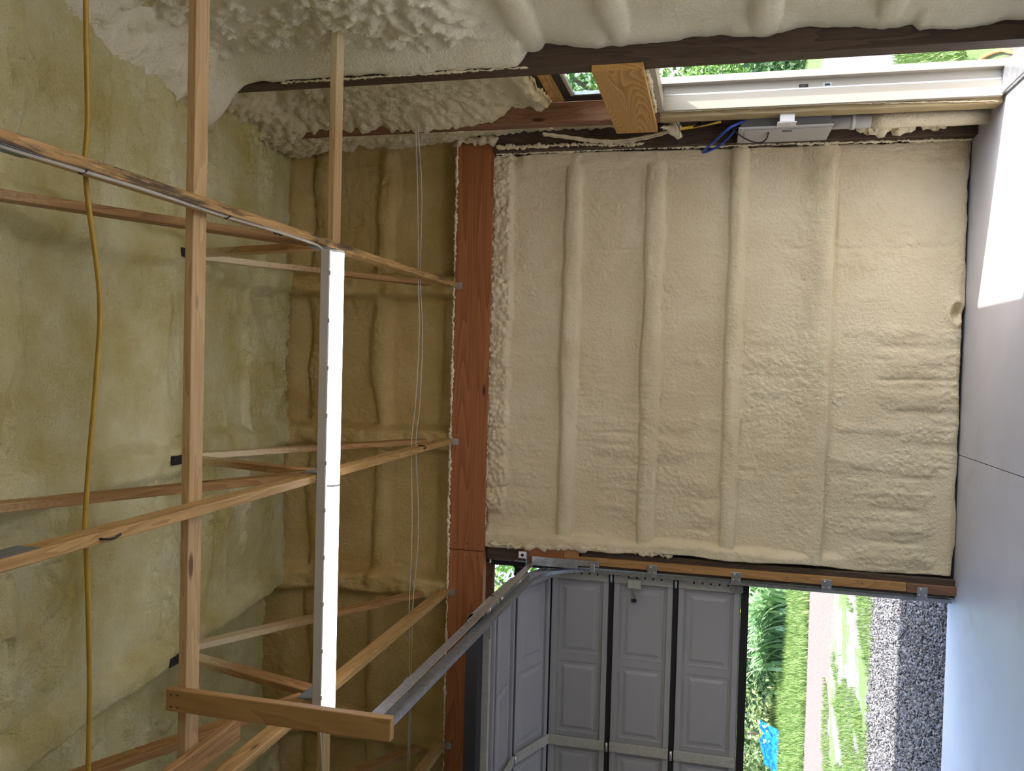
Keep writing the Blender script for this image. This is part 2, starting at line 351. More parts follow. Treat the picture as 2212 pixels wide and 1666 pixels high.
def spline(pts, k=10):
    P = [Vector(p) for p in pts]; P = [P[0] * 2 - P[1]] + P + [P[-1] * 2 - P[-2]]; out = []
    for i in range(1, len(P) - 2):
        a, b, c, d = P[i - 1:i + 3]
        for j in range(k):
            t = j / k
            out.append(0.5 * ((2 * b) + (c - a) * t + (2 * a - 5 * b + 4 * c - d) * t * t + (3 * b - a - 3 * c + d) * t ** 3))
    out.append(P[-2]); return out
def sweep_profile(name, pts, prof, nrm, mat, parent=None):
    """sweep an open 2-D profile (with thickness already in it: closed loop) along pts; nrm = constant side vector"""
    P = [Vector(p) for p in pts]; s = Vector(nrm).normalized(); V, Fc = [], []; m = len(prof)
    for i, p in enumerate(P):
        t = (P[min(i + 1, len(P) - 1)] - P[max(i - 1, 0)]).normalized(); u = t.cross(s).normalized()
        for a, b2 in prof: V.append(p + s * a + u * b2)
    for i in range(len(P) - 1):
        for k in range(m):
            k2 = (k + 1) % m; Fc.append((i * m + k, i * m + k2, (i + 1) * m + k2, (i + 1) * m + k))
    Fc.append(tuple(range(m - 1, -1, -1))); Fc.append(tuple((len(P) - 1) * m + k for k in range(m)))
    return mesh_obj(name, V, Fc, mat, parent)

# noise for the sprayed foam
_perm = np.random.default_rng(5).random((4, 257, 257))
def vnoise(x, y, s=0):
    x = np.asarray(x, float); y = np.asarray(y, float)
    xi = np.floor(x).astype(int); yi = np.floor(y).astype(int); fx = x - xi; fy = y - yi
    fx = fx * fx * fx * (fx * (fx * 6 - 15) + 10); fy = fy * fy * fy * (fy * (fy * 6 - 15) + 10)
    T = _perm[s % 4]; a = T[xi % 256, yi % 256]; b = T[(xi + 1) % 256, yi % 256]; c = T[xi % 256, (yi + 1) % 256]; d = T[(xi + 1) % 256, (yi + 1) % 256]
    return (a * (1 - fx) + b * fx) * (1 - fy) + (c * (1 - fx) + d * fx) * fy
def fbm(x, y, o=4, s=0, g=0.5):
    t = 0; amp = 1.0; tot = 0
    for k in range(o):
        t = t + amp * vnoise(x * 2 ** k + 17.3 * k, y * 2 ** k + 9.1 * k, s + k); tot += amp; amp *= g
    return t / tot - 0.5
def cells(x, y, s=0):
    """distance to the nearest of jittered points: rounded popcorn lumps"""
    xi = np.floor(x).astype(int); yi = np.floor(y).astype(int); best = np.full(np.shape(x), 9.0)
    T, U = _perm[s % 4], _perm[(s + 1) % 4]
    for dx in (-1, 0, 1):
        for dy in (-1, 0, 1):
            a, b = (xi + dx), (yi + dy)
            px = a + T[a % 256, b % 256]; py = b + U[a % 256, b % 256]
            best = np.minimum(best, (px - x) ** 2 + (py - y) ** 2)
    return np.sqrt(best)
def sstep(a, b, x):
    t = np.clip((x - a) / (b - a), 0, 1); return t * t * (3 - 2 * t)
def ridge(d, w):
    return np.sqrt(np.clip(1 - (d / w) ** 2, 0, 1))
def grid_faces(nu, nv, flip=False):
    i = np.arange(nu - 1)[:, None] * nv + np.arange(nv - 1)[None, :]
    q = np.stack([i, i + nv, i + nv + 1, i + 1], -1).reshape(-1, 4)
    return q[:, ::-1].copy() if flip else q
def foam_sheet(name, P, back, mat, parent, flip=False):
    """P: (nu,nv,3) front surface; edges are folded back by 'back' to give the sheet its thickness"""
    nu, nv, _ = P.shape
    Q = np.concatenate([P[:1] + back, P, P[-1:] + back], 0)
    Q = np.concatenate([Q[:, :1] + back, Q, Q[:, -1:] + back], 1)
    # corners were moved twice
    for i in (0, -1):
        for j in (0, -1): Q[i, j] -= back
    return mesh_obj(name, Q.reshape(-1, 3), grid_faces(nu + 2, nv + 2, flip), mat, parent, True)
def fringe(name, pts, rad, mat, parent, seed=0, sides=7, step=0.012, lump=0.8, jag=1.0):
    """ragged rope of dried foam along an edge"""
    rng = np.random.default_rng(seed); P = []
    for a, b in zip(pts[:-1], pts[1:]):
        a, b = Vector(a), Vector(b); k = max(2, int((b - a).length / step))
        P += [a.lerp(b, j / k) for j in range(k)]
    P.append(Vector(pts[-1])); n = len(P)
    s = np.arange(n) * step
    nn = fbm(s * 9, s * 0 + seed * 3.7, 4, seed) * 2
    jit = rng.normal(0, rad * 0.28 * jag, (n, 3))
    r = rad * np.clip(0.75 + lump * nn + rng.normal(0, 0.22 * jag, n), 0.15, 2.2)
    r[0] *= 0.3; r[-1] *= 0.3
    P = [p + Vector(j) for p, j in zip(P, jit)]
    V, Fc = tube_arrays(P, list(r), sides)
    return mesh_obj(name, V, Fc, mat, parent, True)

# ================================================================== THE SETTING
XW = 1.66            # inner face of the side-wall posts
YH = 6.10            # front face of the header beam
def roof_z(y): return 4.98 + 0.155 * (np.asarray(y) - 6.0)

# ---- floor: two slabs with a saw cut between them
floor = empty('floor', (0, 2, 0)); tag(floor, kind='structure')
box('slab', (-0.543, -5.5, -0.16), (1.90, 6.34, 0.0), M['concrete'], floor, 0.002)
box('slab', (-7.5, -5.5, -0.16), (-0.548, 6.34, 0.0), M['concrete'], floor, 0.002)
box('joint_filler', (-0.5485, -5.4, -0.15), (-0.5425, 6.33, -0.006), M['black'], floor, 0)
# ---- ground
gx = np.linspace(-70, 70, 60); gy = np.linspace(-40, 110, 60)
GX, GY = np.meshgrid(gx, gy, indexing='ij')
GZ = -0.14 + 0 * GX
o = mesh_obj('ground', np.stack([GX, GY, GZ], -1).reshape(-1, 3), grid_faces(60, 60), M['ground']); tag(o, kind='structure')

# ---- front wall
wf = empty('wall_front', (0.1, 6.22, 0)); tag(wf, kind='structure')
def front_foam():
    nu, nv = 330, 370
    u = np.linspace(0, 1, nu)[:, None] * np.ones((1, nv)); v = np.ones((nu, 1)) * np.linspace(0, 1, nv)[None, :]
    xl = -1.385 + 0.05 * fbm(v * 7, v * 0 + 2.2, 4, 1) - 0.03 * (v > 0.9) ; xr = 1.60 + 0.02 * fbm(v * 30, v * 0 + 5.1, 3, 2)
    zb = 0.012 + 0.055 * np.clip(fbm(u * 9, u * 0 + 1.3, 4, 3), -0.12, 1); zt = 3.345
    X = xl + (xr - xl) * u; Z = zb + (zt - zb) * v
    h = np.zeros_like(X)
    wob = 0.03 * fbm(X * 1.3, Z * 0 + 3, 3, 1)
    rid = np.zeros_like(X)
    for k, (zc, wd, am) in enumerate(((2.725, 0.066, 0.058), (2.115, 0.072, 0.052), (1.522, 0.060, 0.056), (0.912, 0.060, 0.050))):
        d = Z - zc - 0.5 * wob - 0.012 * fbm(X * 6, Z * 0 + 7 * k, 3, k)
        w2 = wd * (1 + 0.3 * fbm(X * 2.2, Z * 0 + 11 * k, 3, k))
        r = am * ridge(d, w2) ** 0.62
        h -= 0.016 * np.exp(-((d - (w2 if k != 3 else -w2) * 1.06) / 0.010) ** 2) * (0.6 if k == 1 else 1.0)
        if k == 1: r = np.maximum(r, am * 0.75 * np.exp(-np.clip(d, 0, 9) ** 2 / 0.006) * (d > 0))
        if k == 3: r = np.maximum(r, am * np.exp(-np.clip(d, 0, 9) ** 2 / 0.014) * (d > 0))
        r = r * (0.8 + 0.5 * (fbm(X * 3, Z * 9, 2, k) + 0.3))
        rid = np.maximum(rid, r)
    h += rid
    flat = 1 - np.clip(rid / 0.03, 0, 1)
    # creases over the ribs of the siding, nine inches apart
    ph = (X + 0.04 + 0.012 * fbm(Z * 4, X * 2, 2, 2)) / 0.2286
    cr = np.abs(ph - np.round(ph)) * 0.2286
    cm = sstep(-0.1, 0.12, fbm(X * 1.1, Z * 3.0, 3, 0)) * sstep(1.3, 0.4, X) * 0.8 + 0.2
    h += flat * (-0.014 * np.exp(-(cr / 0.014) ** 2) * cm + 0.012 * (cr / 0.114) * cm)
    # broad waves, orange peel, horizontal drag marks
    h += flat * (0.03 * fbm(X * 2.0, Z * 3.0, 3, 3) + 0.010 * fbm(X * 14, Z * 4, 3, 1)) + 0.011 * fbm(X * 20, Z * 20, 3, 2)
    rough = sstep(-0.05, 0.2, fbm(X * 1.5 + 4, Z * 2.2, 2, 1))
    h += (0.004 + 0.008 * rough) * (0.5 - cells(X * 34, Z * 34, 1)) * (0.5 + 0.5 * flat)
    wr = sstep(0.15, -0.1, X) * sstep(-1.2, -0.9, X) * sstep(2.05, 2.15, Z) * sstep(2.68, 2.6, Z) + sstep(0.5, 0.0, X) * sstep(0.86, 0.6, Z) * 0.6
    h += 0.022 * wr * fbm(X * 22, Z * 3, 3, 2)
    # rough popcorn strip under the header
    top = sstep(3.185, 3.215, Z + 0.05 * fbm(X * 8, Z * 0, 3, 2)) * sstep(-1.2, -1.1, X)
    h += top * (0.045 + 0.035 * (0.5 - cells(X * 28, Z * 28, 0)) + 0.03 * fbm(X * 12, Z * 12, 3, 0))
    # raised borders at the posts
    rb = sstep(1.485, 1.515, X + 0.02 * fbm(Z * 7, X * 0, 3, 1)) * sstep(1.4, 2.3, Z) * sstep(3.2, 3.1, Z)
    h = np.maximum(h, rb * (0.05 + 0.01 * fbm(X * 20, Z * 20, 3, 1)))
    lb = sstep(-1.27, -1.33, X + 0.05 * fbm(Z * 5, X * 0 + 3, 3, 2)) * sstep(0.4, 1.2, Z)
    h = np.maximum(h, lb * (0.07 + 0.03 * fbm(Z * 9, X * 9, 3, 2)))
    # rounding at the floor, torn pocket near the sunlit patch
    h += 0.02 * sstep(0.16, 0.05, Z) - 0.015 * sstep(0.05, 0.0, Z)
    tx, tz = X - 0.43, Z - 0.055
    rr = np.hypot(tx, tz * 1.6) + 0.03 * fbm(X * 12, Z * 12, 3, 1)
    h += 0.025 * np.exp(-((rr - 0.075) / 0.025) ** 2) - 0.04 * np.exp(-(rr / 0.04) ** 2)
    Y = 6.205 - h
    foam_sheet('foam_panel', np.stack([X, Y, Z], -1), np.array([0, 0.09, 0]), M['foam'], wf, flip=False)
front_foam()
TX = [0.60, -0.61, -1.79, -3.00]
def upper_foam():
    nu, nv = 420, 120
    X = (np.linspace(-5.2, 1.80, nu)[:, None] * np.ones((1, nv))); v = np.ones((nu, 1)) * np.linspace(0, 1, nv)[None, :]
    Z = 3.55 + (5.25 - 3.55) * v
    h = 0.05 * fbm(X * 1.6, Z * 2.2, 3, 0) + 0.02 * fbm(X * 6, Z * 7, 3, 1) + 0.007 * fbm(X * 25, Z * 25, 2, 2)
    for k, (zc, am) in enumerate(((4.26, 0.07), (4.80, 0.06))):
        d = Z - zc - 0.08 * fbm(X * 2.0, Z * 0 + 5 * k, 3, k)
        r = am * ridge(d, 0.085 * (1 + 0.5 * fbm(X * 3, Z * 0 + k, 2, k)))
        h = np.maximum(h, r + 0.012 * (0.5 - cells(X * 24, Z * 24, k)) * (r > 0) + 0.4 * h)
    h += 0.02 * sstep(0.1, 0.3, fbm(X * 1.2 + 3, Z * 1.5, 2, 3) + 0.15) * (0.5 - cells(X * 20, Z * 20, 2))
    for tx in TX + [1.80]:
        d = np.abs(X - tx - 0.03 * fbm(Z * 3, X * 0 + tx, 3, 1))
        b = 0.17 * sstep(0.12, 0.055, d + 0.03 * fbm(Z * 7, X * 7, 2, 0)) * (0.75 + 0.6 * (fbm(X * 7, Z * 7, 3, 3) + 0.3))
        h = np.maximum(h, b)
    h += 0.14 * sstep(4.70, 5.05, Z) ** 2
    Y = 6.27 - h
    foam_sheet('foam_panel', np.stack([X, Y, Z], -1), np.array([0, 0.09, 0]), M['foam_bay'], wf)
upper_foam()
box('siding', (-1.40, 6.31, 0.0), (1.90, 6.36, 3.36), M['siding'], wf)
box('siding', (-7.0, 6.31, 0.0), (-6.42, 6.36, 3.36), M['siding'], wf)
box('siding', (-7.0, 6.37, 3.36), (1.90, 6.42, 5.1), M['siding'], wf)
for k, (a, b2, zz, r) in enumerate(((1.66, -1.36, 3.626, 0.012), (-1.36, -3.3, 3.622, 0.009), (1.58, -1.36, 3.343, 0.011))):
    fringe('foam_edge', [(a, YH - (0.0 if k < 2 else -0.03), zz), (b2, YH - (0.0 if k < 2 else -0.03), zz)], r, M['foam_pale'], wf, seed=3 + k)
fringe('foam_edge', [(1.585, 6.12, 0.02), (1.60, 6.12, 1.2), (1.605, 6.12, 2.2), (1.60, 6.12, 3.33)], 0.010, M['foam_pale'], wf, seed=9)
fringe('foam_edge', [(-1.385, 6.16, 1.9), (-1.375, 6.14, 2.4), (-1.395, 6.13, 3.0), (-1.39, 6.12, 3.30)], 0.022, M['foam'], wf, seed=12, step=0.02)
fringe('foam_edge', [(1.70, 6.05, 3.30), (1.695, 6.05, 3.42), (1.69, 6.05, 3.56), (1.66, 6.06, 3.64)], 0.03, M['foam'], wf, seed=14, step=0.02)
o = box('trim_1', (-1.40, 6.225, 0.0), (1.58, 6.31, 0.03), M['black']); tag(o, kind='structure')

# ---- ceiling: sprayed underside of the roof, falling towards the camera
ce = empty('ceiling', (-1, 3, 4.5)); tag(ce, kind='structure')
def ceil_foam():
    nu, nv = 460, 400
    X = np.linspace(-4.2, 1.86, nu)[:, None] * np.ones((1, nv)); Y = np.ones((nu, 1)) * np.linspace(1.6, 6.22, nv)[None, :]
    h = 0.10 * fbm(X * 0.9, Y * 2.2, 4, 0) + 0.075 * fbm(X * 2.4, Y * 5.0, 4, 2) + 0.022 * fbm(X * 10, Y * 15, 3, 1) + 0.010 * fbm(X * 32, Y * 34, 2, 3)
    pit = fbm(X * 7, Y * 8, 2, 3); h -= 0.03 * sstep(0.17, 0.26, pit)
    for k in range(9):
        yc = 5.95 - 0.61 * k
        d = Y - yc - 0.10 * fbm(X * 1.4, Y * 0 + 4 * k, 3, k)
        h += 0.035 * np.exp(-(d / 0.06) ** 2) * sstep(-0.1, 0.2, fbm(X * 1.5 + 9 * k, Y * 0, 2, k))
    lm = sstep(0.02, 0.2, fbm(X * 1.7 + 2, Y * 2.1, 3, 1))
    h += 0.05 * lm * (0.55 - cells(X * 13, Y * 15, 0))
    lm2 = sstep(0.08, 0.2, fbm(X * 1.1 + 8, Y * 1.4 + 3, 3, 2))
    h += 0.035 * lm2 * (0.5 - cells(X * 24, Y * 24, 2))
    for tx in TX:
        d = np.abs(X - tx - 0.05 * fbm(Y * 2.2, X * 0 + tx, 3, 2))
        h = np.maximum(h, 0.085 * sstep(0.15, 0.05, d) * (0.7 + 0.9 * (fbm(X * 3, Y * 3.4, 3, 1) + 0.3)))
    h -= 0.16 * sstep(-1.80, -1.92, X + 0.03 * fbm(Y * 2, X * 0, 2, 0)) * sstep(-2.95, -2.83, X)
    h += 0.30 * sstep(1.55, 1.86, X) ** 2
    Z = roof_z(Y) + 0.07 - h
    foam_sheet('foam_panel', np.stack([X, Y, Z], -1), np.array([0, 0, 0.08]), M['foam_roof'], ce, flip=True)
ceil_foam()
def slab_poly(name, x0, x1, y0, y1, dz0, dz1, mat, parent):
    V = []
    for (x, y) in ((x0, y0), (x1, y0), (x1, y1), (x0, y1)):
        for dz in (dz0, dz1): V.append((x, y, float(roof_z(y)) + dz))
    Fc = [(0, 2, 4, 6)[::-1], (1, 3, 5, 7), (0, 2, 3, 1), (2, 4, 5, 3), (4, 6, 7, 5), (6, 0, 1, 7)]
    return mesh_obj(name, V, Fc, mat, parent)
REAR = -5.0
slab_poly('roof_deck', -7.2, 2.15, REAR, 7.15, 0.28, 0.34, M['siding'], ce)
slab_poly('foam_panel', -7.0, 1.86, REAR, 1.62, 0.05, 0.24, M['foam'], ce)
slab_poly('foam_panel', -7.0, -4.18, 1.6, 6.25, 0.05, 0.24, M['foam'], ce)

wb = box('wall_back', (-7.0, REAR, 0.0), (1.80, REAR + 0.15, 3.5), M['foam'], None, 0.01); tag(wb, kind='structure')
wl = box('wall_left', (-7.15, REAR, 0.0), (-7.0, 6.42, 4.9), M['foam'], None, 0.01); tag(wl, kind='structure')
# ---- side wall with the entry door
wr = empty('wall_right', (1.8, 3.0, 0)); tag(wr, kind='structure')
def side_sheet(y0, y1, z0, z1, nu, nv, fn, mat, x_back=0.09):
    Y = np.linspace(y0, y1, nu)[:, None] * np.ones((1, nv)); Z = np.ones((nu, 1)) * np.linspace(z0, z1, nv)[None, :]
    X = fn(Y, Z)
    foam_sheet('foam_panel', np.stack([X, Y, Z], -1), np.array([min(x_back, 1.835 - float(X.max())), 0, 0]), mat, wr, flip=False)
def near_bay(Y, Z):
    h = 0.025 * fbm(Y * 1.8, Z * 2.5, 3, 0) + 0.008 * fbm(Y * 9, Z * 9, 3, 1)
    for k, zc in enumerate((2.69, 2.20, 1.46, 0.88)):
        d = Z - zc - 0.03 * fbm(Y * 1.7, Z * 0 + k, 3, k)
        h = np.maximum(h, 0.05 * ridge(d, 0.07 + 0.03 * fbm(Y * 2, Z * 0 + 3 * k, 2, k)) ** 0.7 + 0.6 * h)
    up = sstep(2.75, 3.15, Z)
    h += up * (0.16 * (fbm(Y * 1.5, Z * 1.8, 4, 2) + 0.1) + 0.07 * (0.55 - cells(Y * 9 + Z * 3, Z * 10, 1)) + 0.03 * (0.5 - cells(Y * 22, Z * 22, 2)))
    # foam climbs the flank of the post above door height
    coat = sstep(4.30, 4.50, Y) * sstep(2.66, 2.78, Z + 0.08 * fbm(Y * 6, Z * 6, 2, 0))
    h = np.maximum(h, 0.125 * coat * (1 + 0.25 * fbm(Y * 8, Z * 8, 3, 1)))
    edge = sstep(4.30, 4.50, Y) * (0.025 + 0.09 * fbm(Z * 3.5, Y * 0, 4, 3) + 0.04 * sstep(0.75, 0.7, Z))
    h = np.maximum(h, edge)
    h += 0.25 * sstep(4.35, 4.75, Z) ** 2
    return 1.795 - h
side_sheet(3.0, 4.535, 0.0, 4.85, 160, 400, near_bay, M['foam_grey'])
def above_door(Y, Z):
    h = 0.12 * (fbm(Y * 2.0, Z * 2.0, 4, 1) + 0.12) + 0.05 * (0.55 - cells(Y * 12, Z * 12 + Y * 9, 0)) + 0.02 * (0.5 - cells(Y * 26, Z * 26, 2))
    h += 0.05 * sstep(3.0, 2.85, Z)
    h += 0.10 * sstep(5.40, 5.58, Y) * sstep(2.9, 3.3, Z) + 0.10 * sstep(4.4, 4.8, Z) ** 2 + 0.06 * sstep(3.6, 4.2, Z) * (fbm(Y * 9, Z * 9, 3, 1) + 0.3 - 0.8 * cells(Y * 14, Z * 14, 1)) - 0.05 * sstep(2.82, 2.79, Z)
    return 1.80 - h
side_sheet(4.69, 5.572, 2.785, 4.95, 90, 200, above_door, M['foam_rough'])
def corner_bay(Y, Z):
    h = 0.09 * (fbm(Y * 4, Z * 2.4, 4, 2) + 0.15) + 0.03 * (0.5 - cells(Y * 24, Z * 18, 1)) + 0.05 * sstep(3.3, 3.7, Z) + 0.05 * sstep(3.4, 4.0, Z) * (fbm(Y * 10, Z * 9, 3, 1) - 0.7 * cells(Y * 14, Z * 14, 1) + 0.3) + 0.06 * sstep(4.5, 4.9, Z) ** 2
    h -= 0.06 * sstep(2.25, 2.05, Z)
    return 1.745 - h
side_sheet(5.70, 6.065, 2.06, 5.0, 60, 240, corner_bay, M['foam_rough'])
# unseen doorway added beside the camera to let sun onto the floor
d2 = empty('added_doorway', (1.84, 1.6, 0)); tag(d2, kind='structure')
for y in (0.16, 3.0): box('jamb', (1.78, y, 0.0), (1.93, y + 0.038, 2.55), M['truss'], d2)
box('head', (1.78, 0.16, 2.55), (1.93, 3.038, 2.588), M['truss'], d2)
# outer skin around the openings
for lo, hi in (((1.885, REAR, 0), (1.93, 0.2, 4.0)), ((1.885, 3.0, 0), (1.93, 4.67, 5.0)), ((1.885, 0.2, 2.55), (1.93, 3.0, 4.5)), ((1.838, 5.60, 0), (1.852, 6.42, 5.1)), ((1.838, 4.67, 2.80), (1.852, 5.60, 5.1))):
    box('siding', lo, hi, M['siding'], wr, 0)
box('foam_panel', (1.80, REAR, 0.0), (1.885, 0.2, 3.4), M['foam'], wr, 0.01); box('foam_panel', (1.80, 0.2, 2.55), (1.885, 3.01, 4.1), M['foam'], wr, 0.01)   # wall foam around the doorway added for light
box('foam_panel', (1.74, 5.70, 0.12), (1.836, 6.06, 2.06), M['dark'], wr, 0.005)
fringe('foam_edge', [(1.665, 4.535, 2.72), (1.663, 4.535, 3.4), (1.662, 4.535, 4.25)], 0.008, M['foam_pale'], wr, 22)
fringe('foam_edge', [(1.672, 5.70, 2.8), (1.668, 5.70, 3.3), (1.665, 5.70, 3.8)], 0.012, M['foam'], wr, 23)
fringe('foam_edge', [(1.62, 6.05, 2.2), (1.635, 6.05, 2.8), (1.63, 6.05, 3.3)], 0.016, M['foam'], wr, 24)
fringe('foam_edge', [(1.668, 5.565, 0.03), (1.692, 5.56, 0.9), (1.692, 5.56, 2.0)], 0.004, M['foam_pale'], wr, 25)
fringe('foam_lump', [(1.64, 5.72, 2.05), (1.64, 5.77, 2.0), (1.645, 5.80, 1.93)], 0.045, M['foam_pale'], wr, 26, sides=12, step=0.012, lump=1.6, jag=0.3)
fringe('foam_lump', [(1.67, 5.98, 0.82), (1.66, 5.99, 0.6), (1.665, 6.0, 0.4), (1.67, 6.0, 0.2)], 0.04, M['foam_pale'], wr, 27, sides=12, step=0.014, lump=1.6, jag=0.35)

# ---- side door frame (door_1)
d1 = empty('door_1', (1.78, 5.1, 0)); tag(d1, kind='structure')
box('door_jamb', (1.692, 5.535, 0.02), (1.787, 5.571, 2.035), M['cream'], d1)
box('door_jamb', (1.787, 5.550, 0.02), (1.862, 5.571, 2.035), M['cream'], d1)
tube('weather_strip', [(1.793, 5.541, 0.03), (1.793, 5.541, 2.03)], 0.007, M['white'], d1)
box('casing', (1.855, 5.50, 0.0), (1.90, 5.60, 2.10), M['cream'], d1)
box('door_jamb', (1.692, 4.665, 0.02), (1.787, 4.692, 2.035), M['cream'], d1)
box('door_jamb', (1.787, 4.665, 0.02), (1.862, 4.680, 2.035), M['cream'], d1)
box('head_jamb', (1.692, 4.66, 2.03), (1.787, 5.571, 2.066), M['cream'], d1)
box('head_jamb', (1.787, 4.66, 2.045), (1.862, 5.571, 2.066), M['cream'], d1)
box('header_blocking', (1.70, 4.667, 2.088), (1.80, 5.572, 2.34), M['truss'], d1); box('header_blocking', (1.801, 4.667, 2.07), (1.836, 5.572, 2.298), M['truss'], d1)
o = box('threshold', (1.70, 4.67, 0.0), (1.875, 5.56, 0.028), M['galv'], d1, 0.006)
o = box('strike_plate', (1.800, 5.5475, 0.985), (1.828, 5.5505, 1.045), M['galv'], d1, 0.001); box('strike_hole', (1.808, 5.5468, 1.0), (1.82, 5.5476, 1.03), M['black'], o, 0)
o = box('strike_plate', (1.803, 5.5475, 1.13), (1.824, 5.5505, 1.185), M['darkmetal'], d1, 0.001); box('strike_hole', (1.808, 5.5468, 1.145), (1.82, 5.5476, 1.17), M['bronze'], o, 0)
fringe('foam_bead', [(1.68, 5.50, 2.078), (1.68, 5.25, 2.078), (1.68, 4.95, 2.078), (1.68, 4.72, 2.078)], 0.016, M['foam_pale'], d1, 31, step=0.02)
# ---- small window over the door (window_1)
w1 = empty('window_1', (1.82, 5.1, 2.4)); tag(w1, kind='structure')
box('frame_side', (1.803, 5.50, 2.36), (1.836, 5.572, 2.695), M['black'], w1)
box('frame_side', (1.803, 4.69, 2.36), (1.836, 4.75, 2.695), M['black'], w1)
box('frame_top', (1.803, 4.75, 2.645), (1.836, 5.50, 2.695), M['black'], w1)
box('frame_bottom', (1.803, 4.75, 2.30), (1.836, 5.50, 2.36), M['black'], w1)
box('glazing_bead', (1.808, 4.75, 2.622), (1.832, 5.50, 2.645), M['panelgrey'], w1)
box('glazing_bead', (1.808, 5.478, 2.36), (1.832, 5.50, 2.622), M['galv'], w1)
box('pane', (1.822, 4.75, 2.36), (1.825, 5.478, 2.622), M['glass'], w1, 0)
box('buck_board', (1.797, 4.69, 2.742), (1.836, 5.572, 2.783), M['doorhead'], w1)
box('buck_board', (1.797, 4.69, 2.697), (1.836, 5.572, 2.741), M['truss'], w1)

# ================================================================== POSTS AND BEAMS
def thing(o, label, cat, group=None): return tag(o, label, cat, group)
hb = empty('header_beam', (0.1, 6.12, 3.335))
box('beam_board', (-1.452, YH, 3.335), (1.70, YH + 0.038, 3.622), M['header'], hb)
box('beam_backing', (-1.452, YH + 0.040, 3.345), (1.69, YH + 0.12, 3.61), M['header'], hb)
thing(hb, 'red-brown fir header beam above the foam-covered wall, carrying the trusses', 'beam')
hb2 = empty('header_beam', (-3.5, 6.12, 3.335))
box('beam_board', (-6.5, YH, 3.335), (-1.457, YH + 0.038, 3.622), M['header'], hb2)
box('beam_backing', (-6.5, YH + 0.040, 3.345), (-1.457, YH + 0.12, 3.61), M['header'], hb2)
for zz in (3.38, 3.47, 3.57):
    for xx in (-1.40, -1.51):
        o = tube('nail_head', [(xx, YH + 0.002, zz), (xx, YH - 0.002, zz)], 0.005, M['darkmetal'], hb if xx > -1.45 else hb2, 8)
thing(hb2, 'red-brown header beam continuing over the garage door beyond the splice', 'beam')

pc = empty('wooden_post', (1.72, 4.6, 0)); box('post_timber', (XW, 4.542, 0.0), (1.80, 4.662, 4.75), M['dark'], pc, 0.004)
thing(pc, 'dark treated post on the near side of the entry door', 'post')
pb = empty('wooden_post', (1.72, 5.64, 0))
box('post_timber', (XW, 5.578, 0.0), (1.80, 5.695, 2.06), M['post_b'], pb, 0.004); box('post_timber', (XW + 0.0, 5.578, 2.062), (1.80, 5.695, 4.85), M['post_red'], pb, 0.004)
thing(pb, 'greenish treated post between the entry door frame and the grey electrical panel', 'post')
pa = empty('wooden_post', (1.67, 6.12, 0)); box('post_timber', (1.605, 6.068, 0.0), (1.76, 6.20, 3.33), M['dark'], pa, 0.004)
thing(pa, 'dark corner post where the foam wall meets the side wall', 'post')
dh = empty('door_header_board', (1.64, 5.15, 2.08))
box('plank', (1.622, 4.545, 2.080), (1.659, 5.775, 2.362), M['doorhead'], dh)
thing(dh, 'wide golden plank with arched grain nailed across the posts over the entry door', 'board')

# garage-door jamb
pd = empty('wooden_post', (-1.46, 6.24, 0)); box('post_timber', (-1.53, 6.178, 0.0), (-1.402, 6.305, 3.33), M['dark'], pd, 0.004)
thing(pd, 'dark post at the edge of the garage door opening, half covered by foam', 'post')
jb = empty('jamb_board', (-1.48, 6.15, 0.32)); box('strip', (-1.50, 6.140, 0.315), (-1.443, 6.176, 2.715), M['jambwood'], jb)
for zz in (0.6, 1.1, 1.75, 2.2, 2.6): tube('screw_head', [(-1.47, 6.141, zz), (-1.47, 6.138, zz)], 0.004, M['darkmetal'], jb, 8)
thing(jb, 'long orange-brown fir strip on the garage door jamb holding the track brackets', 'board')
jl = empty('jamb_board', (-1.48, 6.15, 0)); box('strip', (-1.505, 6.140, 0.0), (-1.445, 6.176, 0.312), M['post_red'], jl); thing(jl, 'short dark board at the foot of the garage door jamb', 'board')
jk = empty('jamb_block', (-1.45, 6.15, 2.72)); box('block', (-1.51, 6.130, 2.718), (-1.392, 6.177, 3.035), M['header'], jk); box('block', (-1.45, 6.1395, 2.60), (-1.394, 6.176, 2.717), M['jambwood'], jk)
thing(jk, 'short wide fir block at the top of the garage door jamb below the header', 'board')
o = box('jamb_stop', (-1.60, 6.31, 0.0), (-1.53, 6.345, 3.33), M['black']); thing(o, 'black strip beside the garage door opening behind the vertical track', 'jamb')

# outer trim over the garage opening
o = box('opening_trim', (-6.5, 6.36, 3.16), (-1.42, 6.40, 3.335), M['siding']); 
bpy.data.objects.remove(o)
ot = empty('opening_trim', (-4, 6.33, 3.30)); box('board_edge', (-6.5, 6.34, 3.31), (-1.60, 6.37, 3.40), M['post_red'], ot); thing(ot, 'reddish board above the garage door opening behind the header beam', 'trim')

